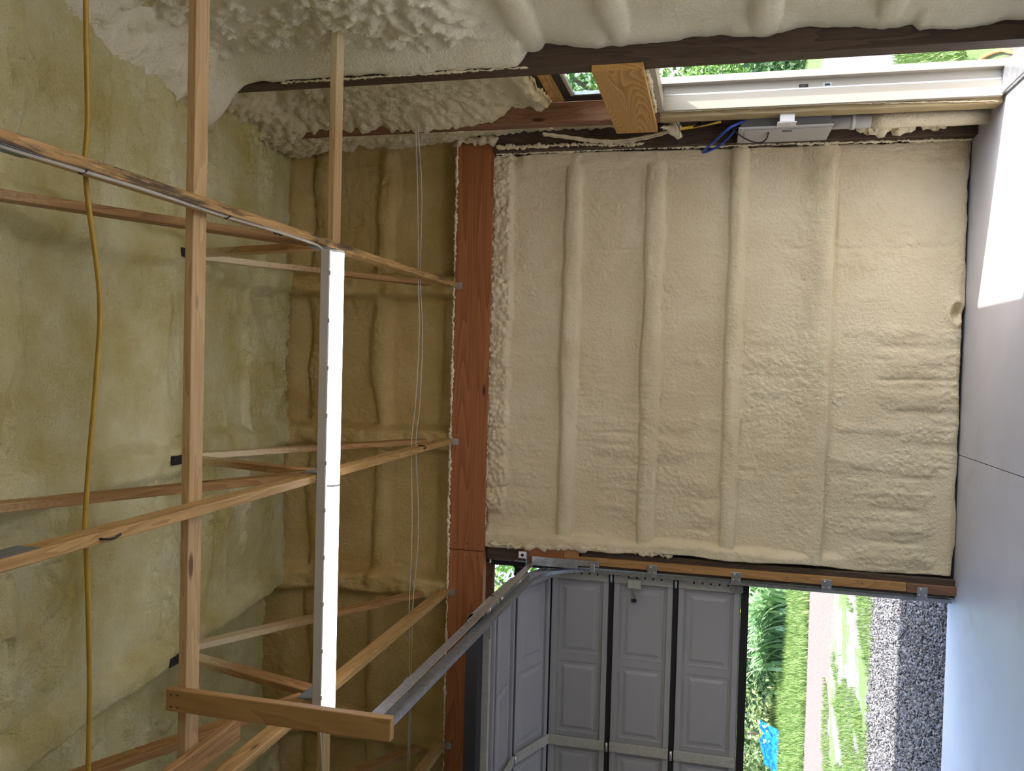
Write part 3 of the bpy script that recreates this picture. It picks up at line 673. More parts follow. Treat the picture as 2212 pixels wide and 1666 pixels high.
# ================================================================== ROOF TRUSSES
desc = {0: 'pine roof truss nearest the entry-door wall, white cable stapled along its lower chord',
        1: 'pine roof truss crossing the middle of the strip light, dark hook on its lower chord',
        2: 'pine roof truss at the far end of the strip light, beside the door-track hanger',
        3: 'pine roof truss over the garage door, furthest from the entry door'}
def node_plate(p, parent, sx=0.12, sz=0.075):
    for s in (-1, 1):
        o = box('gusset_plate', (p[0] + s * 0.0205 - 0.001, p[1] - sx / 2, p[2] - sz / 2), (p[0] + s * 0.0205 + 0.001, p[1] + sx / 2, p[2] + sz / 2), M['plate'], parent, 0)
for i, tx in enumerate(TX):
    t = empty('roof_truss', (tx, 4.0, 3.6)); thing(t, desc[i], 'roof truss', 'roof trusses above the shop floor')
    board('bottom_chord', (tx, 0.2, 3.645), (tx, 6.085, 3.645), 0.089, 0.038, (1, 0, 0), M['truss_stained' if i == 0 else 'truss'], t)
    rz = lambda y: float(roof_z(y)) - 0.0
    board('web', (tx, 5.98, 3.80), (tx, 4.33, rz(4.33) + 0.06), 0.089, 0.037, (1, 0, 0), M['web'], t)
    board('web', (tx, 4.02, 3.70), (tx, 4.30, rz(4.30) + 0.05), 0.089, 0.0375, (1, 0, 0), M['web'], t)
    board('web', (tx, 3.93, 3.70), (tx, 2.42, rz(2.42) + 0.04), 0.089, 0.037, (1, 0, 0), M['web'], t)
    board('heel_post', (tx, 6.21, 3.70), (tx, 6.21, 4.9), 0.089, 0.038, (1, 0, 0), M['web'], t)
    node_plate((tx, 3.97, 3.665), t, 0.20, 0.10)
    node_plate((tx, 1.95, 3.65), t, 0.22, 0.085)
    box('dark_gap', (tx - 0.026, 4.14, rz(4.2) - 0.035), (tx + 0.026, 4.26, rz(4.2) - 0.02), M['black'], t, 0)  # black block drawn for the shade in the gap under the top chord
    box('hurricane_clip', (tx - 0.028, YH - 0.006, 3.56), (tx + 0.02, YH - 0.001, 3.66), M['galv'], t, 0)
    if i == 1:
        V = spline([(tx + 0.0, 2.30, 3.600), (tx, 2.30, 3.585), (tx - 0.004, 2.33, 3.578), (tx, 2.37, 3.583), (tx, 2.385, 3.592)], 6)
        tube('hook', V, 0.004, M['black'], t, 8)
        V = spline([(tx, 5.42, 3.60), (tx + 0.01, 5.42, 3.585), (tx + 0.024, 5.42, 3.60), (tx + 0.024, 5.42, 3.64)], 6); tube('hook', V, 0.004, M['black'], t, 8)

# long braces lying on the chords
lb = empty('brace_board', (0, 2.94, 3.69)); board('plank', (-5.5, 2.945, 3.710), (1.80, 2.945, 3.710), 0.089, 0.038, (0, 0, 1), M['lateral'], lb)
thing(lb, 'long pale brace board lying across the trusses, nearest the camera', 'board', 'brace boards on the trusses')
lb2 = empty('brace_board', (0, 4.17, 3.69)); board('plank', (-5.5, 4.185, 3.710), (1.80, 4.185, 3.710), 0.089, 0.038, (0, 0, 1), M['lateral_r'], lb2)
thing(lb2, 'long pale brace board lying across the trusses just behind the strip light', 'board', 'brace boards on the trusses')
fb = empty('flat_board', (-1.65, 2.6, 3.65)); board('plank', (-1.655, 1.2, 3.667), (-1.655, 3.24, 3.667), 0.098, 0.036, (0, 0, 1), M['web'], fb)
thing(fb, 'brown board nailed flat under the near brace, right beside the track hanger', 'board')

# hanger for the door track
hg = empty('track_hanger', (-1.39, 2.87, 2.80)); board('plank', (-1.385, 2.878, 2.79), (-1.385, 2.878, 3.755), 0.089, 0.038, (0, 1, 0), M['hanger'], hg)
for zz in (3.70, 3.73):
    for xx in (-1.36, -1.41): tube('nail_head', [(xx, 2.860, zz), (xx, 2.857, zz)], 0.004, M['darkmetal'], hg, 8)
thing(hg, 'short pine board hanging upright from the near brace to hold the door track', 'board')

# ================================================================== STRIP LIGHT
ls = empty('strip_light', (-0.65, 3.88, 3.52))
XA, XB = 0.555, -1.845
box('housing', (XB, 3.815, 3.548), (XA, 3.905, 3.600), M['housing'], ls, 0.004)
def lens(x0, x1):
    V = []; prof = []
    for k in range(9):
        an = math.pi * k / 8
        prof.append((3.885 + 0.045 * math.cos(an) + 0.0, 3.548 - 0.040 * math.sin(an)))
    for x in (x0, x1):
        for (y, z) in prof: V.append((x, y, z))
    m = len(prof); Fc = [(k, k + 1, m + k + 1, m + k) for k in range(m - 1)] + [tuple(range(m))[::-1], tuple(range(m, 2 * m)), (0, m, 2 * m - 1, m - 1)]
    return mesh_obj('lens', V, Fc, M['led'], ls, False)
lens(XA - 0.012, -0.638); lens(-0.652, XB + 0.012)
for xx in (XA - 0.006, -0.645, XB + 0.006):
    V = []
    for x in (xx - 0.006, xx + 0.006):
        for k in range(9):
            an = math.pi * k / 8; V.append((x, 3.885 + 0.047 * math.cos(an), 3.549 - 0.042 * math.sin(an)))
    Fc = [(k, k + 1, 9 + k + 1, 9 + k) for k in range(8)] + [tuple(range(9))[::-1], tuple(range(9, 18)), (0, 9, 17, 8)]
    mesh_obj('end_cap', V, Fc, M['white'], ls)
for xx in np.linspace(XB + 0.12, XA - 0.12, 10):
    box('lens_clip', (xx - 0.011, 3.8105, 3.541), (xx + 0.011, 3.8145, 3.556), M['panelgrey'], ls, 0)
thing(ls, 'long lit white LED strip light fixed under the trusses', 'lamp')

# ================================================================== GARAGE DOOR
SEC = 0.4877
path = [(6.335, 1.392), (6.335, 1.880), (6.335, 2.367), (6.325, 2.850), (5.885, 3.035), (5.40, 3.055), (4.925, 3.062)]
gd = empty('garage_door', (-3.9, 6.33, 1.39)); thing(gd, 'pale grey panelled sectional garage door, half raised on its track', 'garage door')
DXR, DXL = -1.585, -6.40
WD = DXR - DXL
def sec_frame(a, b2):
    A = Vector((0, a[0], a[1])); B = Vector((0, b2[0], b2[1])); up = (B - A).normalized(); L = (B - A).length
    inn = Vector((1, 0, 0)).cross(up) * 1.0     # towards the room
    inn = Vector((0, -up.z, up.y))
    return A, up, inn, L
def sbox(name, fr, x0, x1, s0, s1, d0, d1, mat, parent, bev=0.0015):
    """box in a section's own frame: x along the door, s up the section, d towards the room"""
    A, up, inn, L = fr
    c = A + Vector(((x0 + x1) / 2, 0, 0)) + up * ((s0 + s1) / 2) + inn * ((d0 + d1) / 2)
    me = box_mesh(name, x1 - x0, s1 - s0, d1 - d0, bev)
    z = Vector((1, 0, 0)).cross(up)
    if z.dot(inn) < 0: z = -z; 
    mw = Matrix(((1, up.x, inn.x, c.x), (0, up.y, inn.y, c.y), (0, up.z, inn.z, c.z), (0, 0, 0, 1)))
    return link(name, me, mat, parent, mw)
def raised(fr, x0, x1, s0, s1, parent, mats):
    """embossed rectangle: bevelled ramp up to a flat field"""
    A, up, inn, L = fr; V = []
    for (e, d) in ((0.0, 0.004), (0.012, -0.006), (0.05, 0.010), (0.056, 0.010)):
        for (x, s) in ((x0 + e, s0 + e), (x1 - e, s0 + e), (x1 - e, s1 - e), (x0 + e, s1 - e)):
            V.append(A + Vector((x, 0, 0)) + up * s + inn * d)
    Fc = []
    for r in range(3):
        for k in range(4):
            k2 = (k + 1) % 4; Fc.append((r * 4 + k, r * 4 + k2, (r + 1) * 4 + k2, (r + 1) * 4 + k))
    Fc.append((12, 13, 14, 15))
    return mesh_obj('raised_panel', V, Fc, mats, parent)
stile_x = [DXR - 0.035, -2.935, -4.25, -5.55]
for i in range(6):
    fr = sec_frame(path[i], path[i + 1]); L = fr[3]
    s = sbox('section', fr, DXL, DXR, 0.012, L - 0.012, -0.035, 0.0, M['doorskin'], gd)
    sbox('rail', fr, DXL, DXR, 0.022, 0.062, 0.0005, 0.022, M['doorskin'], s)
    sbox('rail', fr, DXL, DXR, L - 0.062, L - 0.022, 0.0005, 0.022, M['doorskin'], s)
    sbox('joint_strip', fr, DXL, DXR, L - 0.0205, L + 0.018, -0.034, 0.012, M['black'], gd)  # black strip across the joint between two sections
    if i == 3: sbox('edge_strip', fr, DXL, DXR, 0.0185, 0.0215, 0.0, 0.016, M['bronze'], s)
    for k in range(3):
        xr, xl = stile_x[k] - 0.035, stile_x[k + 1] + 0.035
        w2 = (xr - xl) / 2
        for q in range(2):
            raised(fr, xr - (q + 1) * w2 + 0.035, xr - q * w2 - 0.035, 0.085, L - 0.085, s, M['doorskin'])
    for k, sx in enumerate(stile_x):
        hw = 0.036
        st = sbox('stile', fr, sx - hw, sx + hw, 0.02, L - 0.02, 0.0225, 0.040, M['stile'], s)
        if k == 0:
            for q in range(5):
                sbox('slot', fr, sx + 0.008, sx + 0.022, 0.10 + q * 0.062, 0.114 + q * 0.062, 0.0402, 0.0408, M['darkmetal'], st, 0)
        # hinge leaf pair with knuckle above each joint
        if i < 5 and k < 3:
            sbox('hinge', fr, sx - 0.022, sx + 0.022, L - 0.085, L - 0.02, 0.0402, 0.044, M['stile'], s)
            A, up, inn, _ = fr
            p = A + up * (L) + inn * 0.05
            tube('hinge_pin', [(sx - 0.035, p.y, p.z), (sx + 0.035, p.y, p.z)], 0.010, M['steel'], s, 10)
            p = A + up * (L) + inn * 0.03
            if k == 0: tube('roller_shaft', [(sx + 0.03, p.y, p.z), (sx + 0.08, p.y, p.z)], 0.006, M['steel'], s, 8)
fr = sec_frame(path[0], path[1])
sbox('bottom_seal', fr, DXL, DXR, -0.045, 0.010, -0.034, 0.012, M['black'], gd)
o = sbox('bottom_bracket', fr, DXR - 0.06, DXR - 0.015, 0.0, 0.09, 0.041, 0.062, M['galv'], gd)
fr = sec_frame(path[5], path[6])
sbox('strut', fr, DXL, DXR, 0.30, 0.345, 0.023, 0.065, M['stile'], gd)
sbox('top_seal', fr, DXL, DXR, SEC - 0.06, SEC + 0.05, -0.034, 0.045, M['darkmetal'], gd)
fr = sec_frame(path[1], path[2])
lk = sbox('lock_case', fr, DXR - 0.10, DXR - 0.028, 0.17 + 0.09, 0.27 + 0.09, 0.0412, 0.066, M['stile'], gd, 0.004)
sbox('lock_bolt', fr, DXR - 0.19, DXR - 0.10, 0.205 + 0.09, 0.235 + 0.09, 0.043, 0.050, M['galv'], lk)
sbox('lock_knob', fr, DXR - 0.205, DXR - 0.18, 0.20 + 0.09, 0.24 + 0.09, 0.046, 0.065, M['black'], lk, 0.004)

# ---- track
tr = empty('door_track', (-1.53, 6.2, 0)); thing(tr, 'galvanised garage door track rising up the jamb and curving into the room', 'door track')
XT = -1.562
pts = [(XT, 6.235, 0.01), (XT, 6.235, 2.45)]
for k in range(1, 15):
    an = math.pi / 2 * k / 14; rr = 0.46
    pts.append((XT, 6.235 - rr * (1 - math.cos(an)), 2.45 + rr * math.sin(an)))
ydn = 2.915
pts2 = pts + [(XT + (XT * 0 + 0.15) * t, 5.775 - (5.775 - ydn) * t, 2.91 - 0.055 * t) for t in (0.05, 0.25, 0.5, 0.75, 1.0)]
prof = [(-0.012, -0.028), (0.013, -0.028), (0.013, 0.028), (-0.012, 0.028), (-0.012, 0.020), (0.009, 0.020), (0.009, -0.020), (-0.012, -0.020)]
sweep_profile('rail', pts2, prof, (1, 0, 0), M['galv'], tr)
for zz in (2.05, 1.45, 0.835, 0.215):
    b1 = box('bracket', (-1.552, 6.132, zz - 0.034), (-1.462, 6.1385, zz + 0.034), M['galv'], tr, 0.002)
    box('bracket', (-1.552, 6.139, zz - 0.034), (-1.5345, 6.205, zz + 0.034), M['galv'], tr, 0)
    tube('bolt_head', [(-1.478, 6.132, zz + 0.012), (-1.478, 6.126, zz + 0.012)], 0.008, M['steel'], b1, 8)
    for s in (-0.018, 0.018): tube('bolt_head', [(-1.517, 6.132, zz + s), (-1.517, 6.125, zz + s)], 0.006, M['steel'], b1, 8)
# angle iron: upright flag piece and the long horizontal angle over the track
box('flag_angle', (-1.505, 6.106, 2.44), (-1.460, 6.112, 2.955), M['galv'], tr, 0.001); box('flag_angle', (-1.5285, 6.106, 2.60), (-1.5055, 6.112, 2.95), M['galv'], tr, 0.001)
board('top_angle', (-1.512, 6.12, 2.952), (-1.372, ydn, 2.885), 0.052, 0.004, (1, 0, 0), M['galv'], tr)
board('top_angle', (-1.530, 5.6, 2.968), (-1.465, 4.45, 2.945), 0.004, 0.05, (1, 0, 0), M['galv'], tr)
for k, t in enumerate((0.20, 0.30, 0.37, 0.47)):
    y = 5.6 - t * 2.4; x = -1.528 + (5.6 - y) * 0.056
    o = board('sticker', (x, y + 0.075, 2.9722 - 0.02 * (5.6 - y)), (x, y - 0.075, 2.9722 - 0.02 * (5.46 - y)), 0.0012, 0.042, (1, 0, 0), M['sticker'], tr, 0)
box('end_plate', (-1.405, 3.35, 2.88), (-1.395, 3.40, 2.93), M['galv'], tr, 0.001)
box('track_bolt', (-1.540, 6.09, 2.47), (-1.48, 6.105, 2.51), M['steel'], tr, 0.003)
# torsion-shaft bearing bracket and cable drum
sb = empty('shaft_bracket', (-1.48, 6.08, 2.99))
box('plate', (-1.53, 6.06, 2.985), (-1.43, 6.128, 2.992), M['galv'], sb, 0.001); box('plate', (-1.50, 6.07, 2.992), (-1.495, 6.128, 3.08), M['galv'], sb, 0.001)
box('bearing_plate', (-1.478, 6.085, 2.994), (-1.425, 6.092, 3.055), M['steel'], sb, 0.001); tube('bearing', [(-1.452, 6.085, 3.025), (-1.452, 6.079, 3.025)], 0.012, M['black'], sb, 12)
V, Fc = tube_arrays([(-1.56, 6.09, 3.055), (-1.545, 6.09, 3.055), (-1.54, 6.09, 3.055), (-1.60, 6.09, 3.055), (-1.605, 6.09, 3.055), (-1.63, 6.09, 3.055)], [0.045, 0.05, 0.062, 0.062, 0.05, 0.05], 20)
tube('cable_drum', [(-1.535, 6.10, 3.035), (-1.545, 6.10, 3.035), (-1.546, 6.10, 3.035), (-1.60, 6.10, 3.035), (-1.601, 6.10, 3.035), (-1.63, 6.10, 3.035)], [0.062, 0.062, 0.05, 0.052, 0.060, 0.045], M['black'], sb, 20)
thing(sb, 'steel bearing bracket with black cable drum at the top corner of the garage door', 'bracket')
# corner roller carrier hanging off the upper section
rc = empty('roller_carrier', (-1.56, 5.0, 3.0))
box('plate', (-1.62, 4.98, 2.965), (-1.565, 5.06, 2.97), M['darkmetal'], rc, 0); box('plate', (-1.615, 4.99, 2.971), (-1.61, 5.05, 3.035), M['darkmetal'], rc, 0)
tube('shaft', [(-1.75, 5.02, 2.985), (-1.53, 5.02, 2.985)], 0.006, M['steel'], rc, 8)
thing(rc, 'dark steel top roller bracket under the raised end of the garage door', 'bracket')

# ================================================================== ELECTRICAL THINGS BY THE DOOR
ep = empty('electrical_panel', (1.66, 5.88, 0.95))
box('box', (1.615, 5.712, 0.965), (1.735, 6.05, 1.53), M['panelside'], ep, 0.003)
cv = box('cover', (1.600, 5.700, 0.95), (1.614, 6.062, 1.545), M['panelgrey'], ep, 0.004)
dr = box('panel_door', (1.594, 5.735, 0.985), (1.5995, 6.03, 1.505), M['panelgrey'], ep, 0.003)
box('latch', (1.591, 5.745, 1.20), (1.5938, 5.785, 1.265), M['panelside'], dr, 0.001)
for (y, z) in ((5.715, 0.965), (5.715, 1.53), (6.045, 0.965), (6.045, 1.53)): tube('screw_head', [(1.5999, y, z), (1.597, y, z)], 0.006, M['galv'], cv, 8)
thing(ep, 'grey electrical panel recessed between the corner post and the door post', 'electrical panel')
cp = empty('cover_plate', (1.60, 5.72, 1.18)); box('plate', (1.603, 5.602, 1.185), (1.609, 5.698, 1.305), M['white'], cp, 0.002)
for zz in (1.225, 1.245, 1.265): box('rib', (1.6015, 5.645, zz), (1.603, 5.675, zz + 0.005), M['panelgrey'], cp, 0)
tube('stem', [(1.606, 5.695, 1.225), (1.604, 5.72, 1.222)], 0.004, M['white'], cp, 6)
box('backing', (1.610, 5.60, 1.20), (1.659, 5.65, 1.29), M['white'], cp, 0.001)
thing(cp, 'small white plastic plate on the door post in front of the electrical panel', 'cover plate')
cd = empty('conduit', (1.66, 5.87, 0)); tube('pipe', [(1.665, 5.87, 0.0), (1.665, 5.87, 0.95)], 0.045, M['white'], cd, 20)
tube('foam_sleeve', [(1.665, 5.87, 0.0), (1.663, 5.868, 0.2), (1.666, 5.87, 0.4), (1.664, 5.869, 0.62), (1.665, 5.87, 0.70)], [0.049, 0.052, 0.049, 0.052, 0.046], M['foam_pale'], cd, 20)
tube('coupling', [(1.665, 5.87, 0.80), (1.665, 5.87, 0.83)], 0.052, M['panelgrey'], cd, 20)
thing(cd, 'white plastic conduit running from the electrical panel down to the floor', 'pipe')
bl = empty('blue_cable', (1.6, 5.8, 1.6))
tube('cable', spline([(1.66, 5.72, 1.50), (1.60, 5.66, 1.60), (1.55, 5.80, 1.70), (1.535, 5.98, 1.775), (1.54, 6.035, 1.765), (1.56, 5.98, 1.68), (1.60, 5.88, 1.60), (1.66, 5.84, 1.55)], 8), 0.0085, M['blue'], bl)
thing(bl, 'loop of blue cable sticking out above the electrical panel', 'cable')
bk = empty('black_cable', (1.6, 5.8, 1.4))
tube('cable', spline([(1.66, 5.76, 1.60), (1.60, 5.80, 1.55), (1.57, 5.88, 1.47), (1.565, 5.93, 1.40), (1.575, 5.90, 1.36), (1.59, 5.80, 1.35), (1.62, 5.72, 1.36)], 8), 0.005, M['black'], bk)
for k in range(5):
    y0 = 5.72 + 0.012 * k
    tube('coil', spline([(1.69, y0, 1.62), (1.66, y0 - 0.01, 1.70 + 0.02 * k), (1.655, y0 + 0.03, 1.78 + 0.015 * k), (1.69, y0 + 0.06, 1.80)], 8), 0.006, M['black'], bk)
thing(bk, 'bundle of thin black cable drooping over the electrical panel', 'cable')
yb = empty('yellow_cable', (1.68, 5.8, 1.7))
for k in range(3): tube('cable', spline([(1.675, 5.76 + 0.01 * k, 1.66), (1.665, 5.79 + 0.012 * k, 1.78), (1.655, 5.80 + 0.016 * k, 1.90), (1.655, 5.82 + 0.016 * k, 2.02)], 8), 0.007, M['yellowb'], yb)
thing(yb, 'short run of flat yellow cables entering the foam above the electrical panel', 'cable')
for k in range(2):
    sc = empty('foam_coated_cable', (1.63, 5.9, 2.3))
    tube('cable', spline([(1.648, 5.80 + 0.03 * k, 1.95), (1.635, 5.90 + 0.05 * k, 2.15), (1.625, 5.955 + 0.05 * k, 2.35), (1.63, 5.93 + 0.05 * k, 2.55), (1.65, 5.87 + 0.05 * k, 2.75), (1.66, 5.82 + 0.04 * k, 2.9)], 10), [0.0085 + 0.002 * math.sin(j * 1.3) for j in range(51)], M['foam'], sc)
    thing(sc, ('cable caked in dried foam bowing over the corner post, the one nearer the corner' if k else 'cable caked in dried foam bowing over the corner post, the one nearer the door'), 'cable')

# ================================================================== OVERHEAD CABLES
yc = empty('yellow_cable', (0, 2.36, 3.7))
ys = [(1.75, 2.34, 3.72), (1.17, 2.345, 3.722), (0.795, 2.36, 3.722), (0.58, 2.335, 3.705), (0.195, 2.40, 3.70), (-0.10, 2.385, 3.698), (-0.372, 2.36, 3.70), (-0.60, 2.35, 3.705), (-0.69, 2.355, 3.70), (-1.10, 2.375, 3.70), (-1.438, 2.375, 3.70), (-1.80, 2.37, 3.705), (-3.0, 2.37, 3.705)]
tube('cable', spline(ys, 8), 0.0085, M['yellow'], yc)
thing(yc, 'yellow cable strung over the trusses nearest the camera', 'cable')
wc = empty('white_cable', (0, 5.45, 3.7))
tube('cable', spline([(1.66, 5.37, 3.70), (1.2, 5.43, 3.695), (0.60, 5.50, 3.70), (0.2, 5.49, 3.68), (-0.3, 5.46, 3.685), (-0.59, 5.44, 3.70), (-1.2, 5.45, 3.685), (-1.79, 5.47, 3.70), (-2.4, 5.49, 3.69), (-3.0, 5.51, 3.70)], 8), 0.0042, M['whitecable'], wc)
thing(wc, 'thin white cable strung across the trusses in front of the header, the higher of two', 'cable', 'thin white cables in front of the header')
wc2 = empty('white_cable', (0, 5.5, 3.7))
tube('cable', spline([(1.66, 5.38, 3.69), (1.2, 5.46, 3.675), (0.60, 5.54, 3.70), (0.2, 5.56, 3.68), (-0.3, 5.55, 3.685), (-0.60, 5.53, 3.70), (-1.2, 5.57, 3.68), (-1.79, 5.54, 3.70), (-2.4, 5.52, 3.69), (-3.0, 5.55, 3.70)], 8), 0.0042, M['whitecable'], wc2)
thing(wc2, 'thin white cable strung across the trusses in front of the header, the lower of two', 'cable', 'thin white cables in front of the header')
sc = empty('white_cable', (0.59, 3, 3.6)); tx = TX[0]
pl = [(tx - 0.022, 0.6, 3.625), (tx - 0.022, 1.5, 3.63), (tx - 0.023, 2.0, 3.625), (tx - 0.023, 2.5, 3.612), (tx - 0.022, 3.0, 3.628), (tx - 0.023, 3.4, 3.61), (tx - 0.03, 3.75, 3.60), (0.545, 3.84, 3.592)]
tube('cable', spline(pl, 10), 0.0075, M['whitecable'], sc)
for y in (2.22, 3.02, 3.42, 3.46): tube('staple', spline([(tx - 0.018, y, 3.64), (tx - 0.032, y + 0.004, 3.625), (tx - 0.02, y + 0.01, 3.605)], 5), 0.003, M['staple'], sc, 6)
thing(sc, 'white cable stapled along a truss chord to the end of the strip light', 'cable')
lc = empty('white_cable', (-0.6, 4.1, 3.7))
tube('cable', spline([(0.50, 3.90, 3.60), (0.42, 4.02, 3.64), (0.30, 4.11, 3.672), (0.0, 4.128, 3.68), (-0.35, 4.118, 3.678), (-0.57, 4.10, 3.695), (-0.66, 4.10, 3.695), (-0.9, 4.122, 3.672), (-1.4, 4.12, 3.675), (-1.79, 4.10, 3.70), (-2.3, 4.12, 3.68)], 8), 0.006, M['whitecable'], lc)
thing(lc, 'white cable running along the brace behind the strip light', 'cable')

# ================================================================== OUTSIDE
def leaves(n, c, rad, size, seed, droop=0.3, shell=0.55, aspect=2.0, lump=0.35):
    rng = np.random.default_rng(seed)
    d = rng.normal(size=(n, 3)); d /= np.linalg.norm(d, axis=1)[:, None]
    r = shell + (1 - shell) * rng.random(n) ** 0.6
    lob = 1 + lump * np.sin(d[:, 0] * 5 + seed) * np.cos(d[:, 1] * 4.3 + seed * 2) + lump * 0.6 * np.sin(d[:, 2] * 7 + seed * 3)
    P = np.array(c) + d * (r * lob)[:, None] * np.array(rad)
    a = rng.normal(size=(n, 3)); a[:, 2] -= droop; a = 0.6 * a + 0.6 * d; a /= np.linalg.norm(a, axis=1)[:, None]
    b = np.cross(a, rng.normal(size=(n, 3))); b /= np.linalg.norm(b, axis=1)[:, None]
    nn = np.cross(a, b); s = size * (0.6 + 0.8 * rng.random(n))[:, None]; w2 = s / aspect
    V = np.stack([P, P + a * s * 0.5 + b * w2 * 0.5 + nn * s * 0.08, P + a * s, P + a * s * 0.5 - b * w2 * 0.5 + nn * s * 0.08], 1).reshape(-1, 3)
    return V, np.arange(n * 4).reshape(-1, 4)
def shrub(name, c, rad, n, size, mat, label, cat, seed, group=None, trunk=True, **kw):
    base = (c[0], c[1], -0.14)
    e = empty(name, base)
    V, Fq = leaves(n, (c[0], c[1], c[2]), rad, size, seed, **kw)
    V[:, 2] = np.maximum(V[:, 2], -0.12)
    mesh_obj('foliage', V, Fq, mat, e)
    if trunk:
        tr_ = max(0.03, 0.035 * rad[2])
        tube('trunk', spline([(c[0], c[1], -0.16), (c[0] + 0.03, c[1], c[2] * 0.4), (c[0] - 0.02, c[1] + 0.05, c[2] + rad[2] * 0.4)], 4), [tr_ * (1 - 0.05 * k) for k in range(9)], M['bark'], e, 8)
    thing(e, label, cat, group); return e
G1 = 'shrubs beyond the garage driveway'
hs = [((-11.0, 20.6, 0.9), (1.5, 1.2, 1.25), M['leaf_pale'], 'pale tangled shrub beyond the driveway, lowest in the door opening and nearest the frame edge', 1500, 0.16),
      ((-8.9, 20.8, 0.75), (1.1, 0.9, 1.0), M['leaf_pale'], 'pale weedy bush beyond the driveway behind the blue tarp', 1500, 0.13),
      ((-7.4, 21.6, 0.9), (1.1, 1.0, 1.3), M['leaf_dark'], 'dark green broad-leaved shrub beyond the driveway next to the strappy lilies', 1300, 0.20),
      ((-6.9, 24.5, 2.0), (3.0, 1.5, 2.4), M['leaf'], 'tall green bush behind the lilies beyond the driveway', 2600, 0.26),
      ((-12.0, 25.0, 2.0), (3.6, 1.6, 2.6), M['leaf_dark'], 'tall dark hedge behind the pale shrubs beyond the driveway', 2600, 0.28)]
for k, (c, r, m, lab, n, s) in enumerate(hs): shrub('shrub', c, r, n, s, m, lab, 'shrub', 40 + k, G1)
def lily(c, h, n, seed, label):
    e = empty('daylily', (c[0], c[1], -0.14)); rng = np.random.default_rng(seed); V = []; Fq = []
    for k in range(n):
        an = rng.random() * 6.283; le = h * (0.6 + 0.6 * rng.random()); dx, dy = math.cos(an), math.sin(an); wd = 0.028 + 0.02 * rng.random()
        bx, by = c[0] + rng.normal(0, 0.14), c[1] + rng.normal(0, 0.10); lean = 0.35 + 0.5 * rng.random(); b0 = len(V)
        for j in range(6):
            t = j / 5; o_ = le * lean * t ** 1.6; z = -0.14 + le * (t - 0.42 * t ** 2.6 * lean * 1.6)
            w3 = wd * (1 - t ** 2) + 0.002
            V.append((bx + dx * o_ - dy * w3, by + dy * o_ + dx * w3, z)); V.append((bx + dx * o_ + dy * w3, by + dy * o_ - dx * w3, z))
        for j in range(5): Fq.append((b0 + 2 * j, b0 + 2 * j + 1, b0 + 2 * j + 3, b0 + 2 * j + 2))
    mesh_obj('leaves', np.array(V), np.array(Fq), M['leaf_lily'], e)
    thing(e, label, 'plant', 'daylily clumps beyond the driveway'); return e
l1 = lily((-5.2, 19.3), 1.25, 150, 60, 'clump of strappy daylily leaves with a yellow flower, nearest the door jamb')
V, Fc = leaves(10, (-5.25, 18.75, 0.85), (0.06, 0.06, 0.05), 0.11, 3, shell=0.1); mesh_obj('flower', V, Fc, M['petal'], l1)
lily((-5.9, 19.6), 1.25, 150, 61, 'clump of strappy daylily leaves in the middle of its row')
lily((-6.5, 19.9), 1.2, 140, 62, 'clump of strappy daylily leaves next to the dark shrub')
# tarp
rng = np.random.default_rng(4)
tu, tv = np.meshgrid(np.linspace(0, 1, 26), np.linspace(0, 1, 12), indexing='ij')
TP = np.stack([-8.35 - 1.05 * tu, 19.9 + 0.5 * tv + 0.1 * fbm(tu * 5, tv * 5, 3, 1), -0.10 + 0.42 * tv * (1 - 0.35 * tu) + 0.12 * fbm(tu * 6, tv * 6, 3, 2) * tv], -1)
V = TP.reshape(-1, 3); nT = len(V); V = np.concatenate([V, V + [0, 0.006, 0]]); f0 = grid_faces(26, 12)
o = mesh_obj('tarp', V, np.concatenate([f0, f0[:, ::-1] + nT]), M['tarp'], None, True); thing(o, 'crumpled bright blue tarp lying in front of the shrubs', 'tarp')
# trees seen over the raised door and through the side door
def tree(x, y, h, cr, n, size, mat, label, seed, trunk_r=0.16):
    e = empty('tree', (x, y, -0.14))
    tube('trunk', spline([(x, y, -0.2), (x + 0.1, y, h * 0.3), (x - 0.1, y + 0.1, h * 0.6), (x, y, h * 0.9)], 5), [trunk_r * (1 - 0.05 * k) for k in range(16)], M['bark'], e, 10)
    for k in range(5):
        an = k * 1.3 + seed; z0 = h * (0.4 + 0.1 * k)
        tube('branch', spline([(x, y, z0), (x + math.cos(an) * cr * 0.4, y + math.sin(an) * cr * 0.4, z0 + h * 0.12), (x + math.cos(an) * cr * 0.8, y + math.sin(an) * cr * 0.8, z0 + h * 0.2)], 4), [trunk_r * 0.4 * (1 - 0.08 * j) for j in range(9)], M['bark'], e, 7)
    V, Fq = leaves(n, (x, y, h * 0.72), (cr, cr, h * 0.36), size, seed, shell=0.35)
    mesh_obj('foliage', V, Fq, mat, e); thing(e, label, 'tree', 'trees around the yard')
tree(-9.5, 34, 12.5, 4.2, 5000, 0.36, M['leaf'], 'leafy tree showing in the gap between header beam and raised garage door', 70)
tree(-18.5, 40, 11, 4.0, 3500, 0.36, M['leaf_dark'], 'dark leafy tree behind the hedge beyond the driveway', 71)
tree(-0.5, 44, 11, 4.0, 3500, 0.36, M['leaf'], 'tall leafy tree far behind the daylilies', 72)
tree(7.6, 24.5, 9.0, 2.6, 5000, 0.24, M['leaf'], 'leafy tree with bare trunk seen through the entry door', 73, 0.2)
tree(15.0, 33, 9.0, 3.5, 4000, 0.30, M['leaf_pale'], 'pale tree far behind the yard, seen past the entry door', 74)
G2 = 'shrubs seen through the entry door'
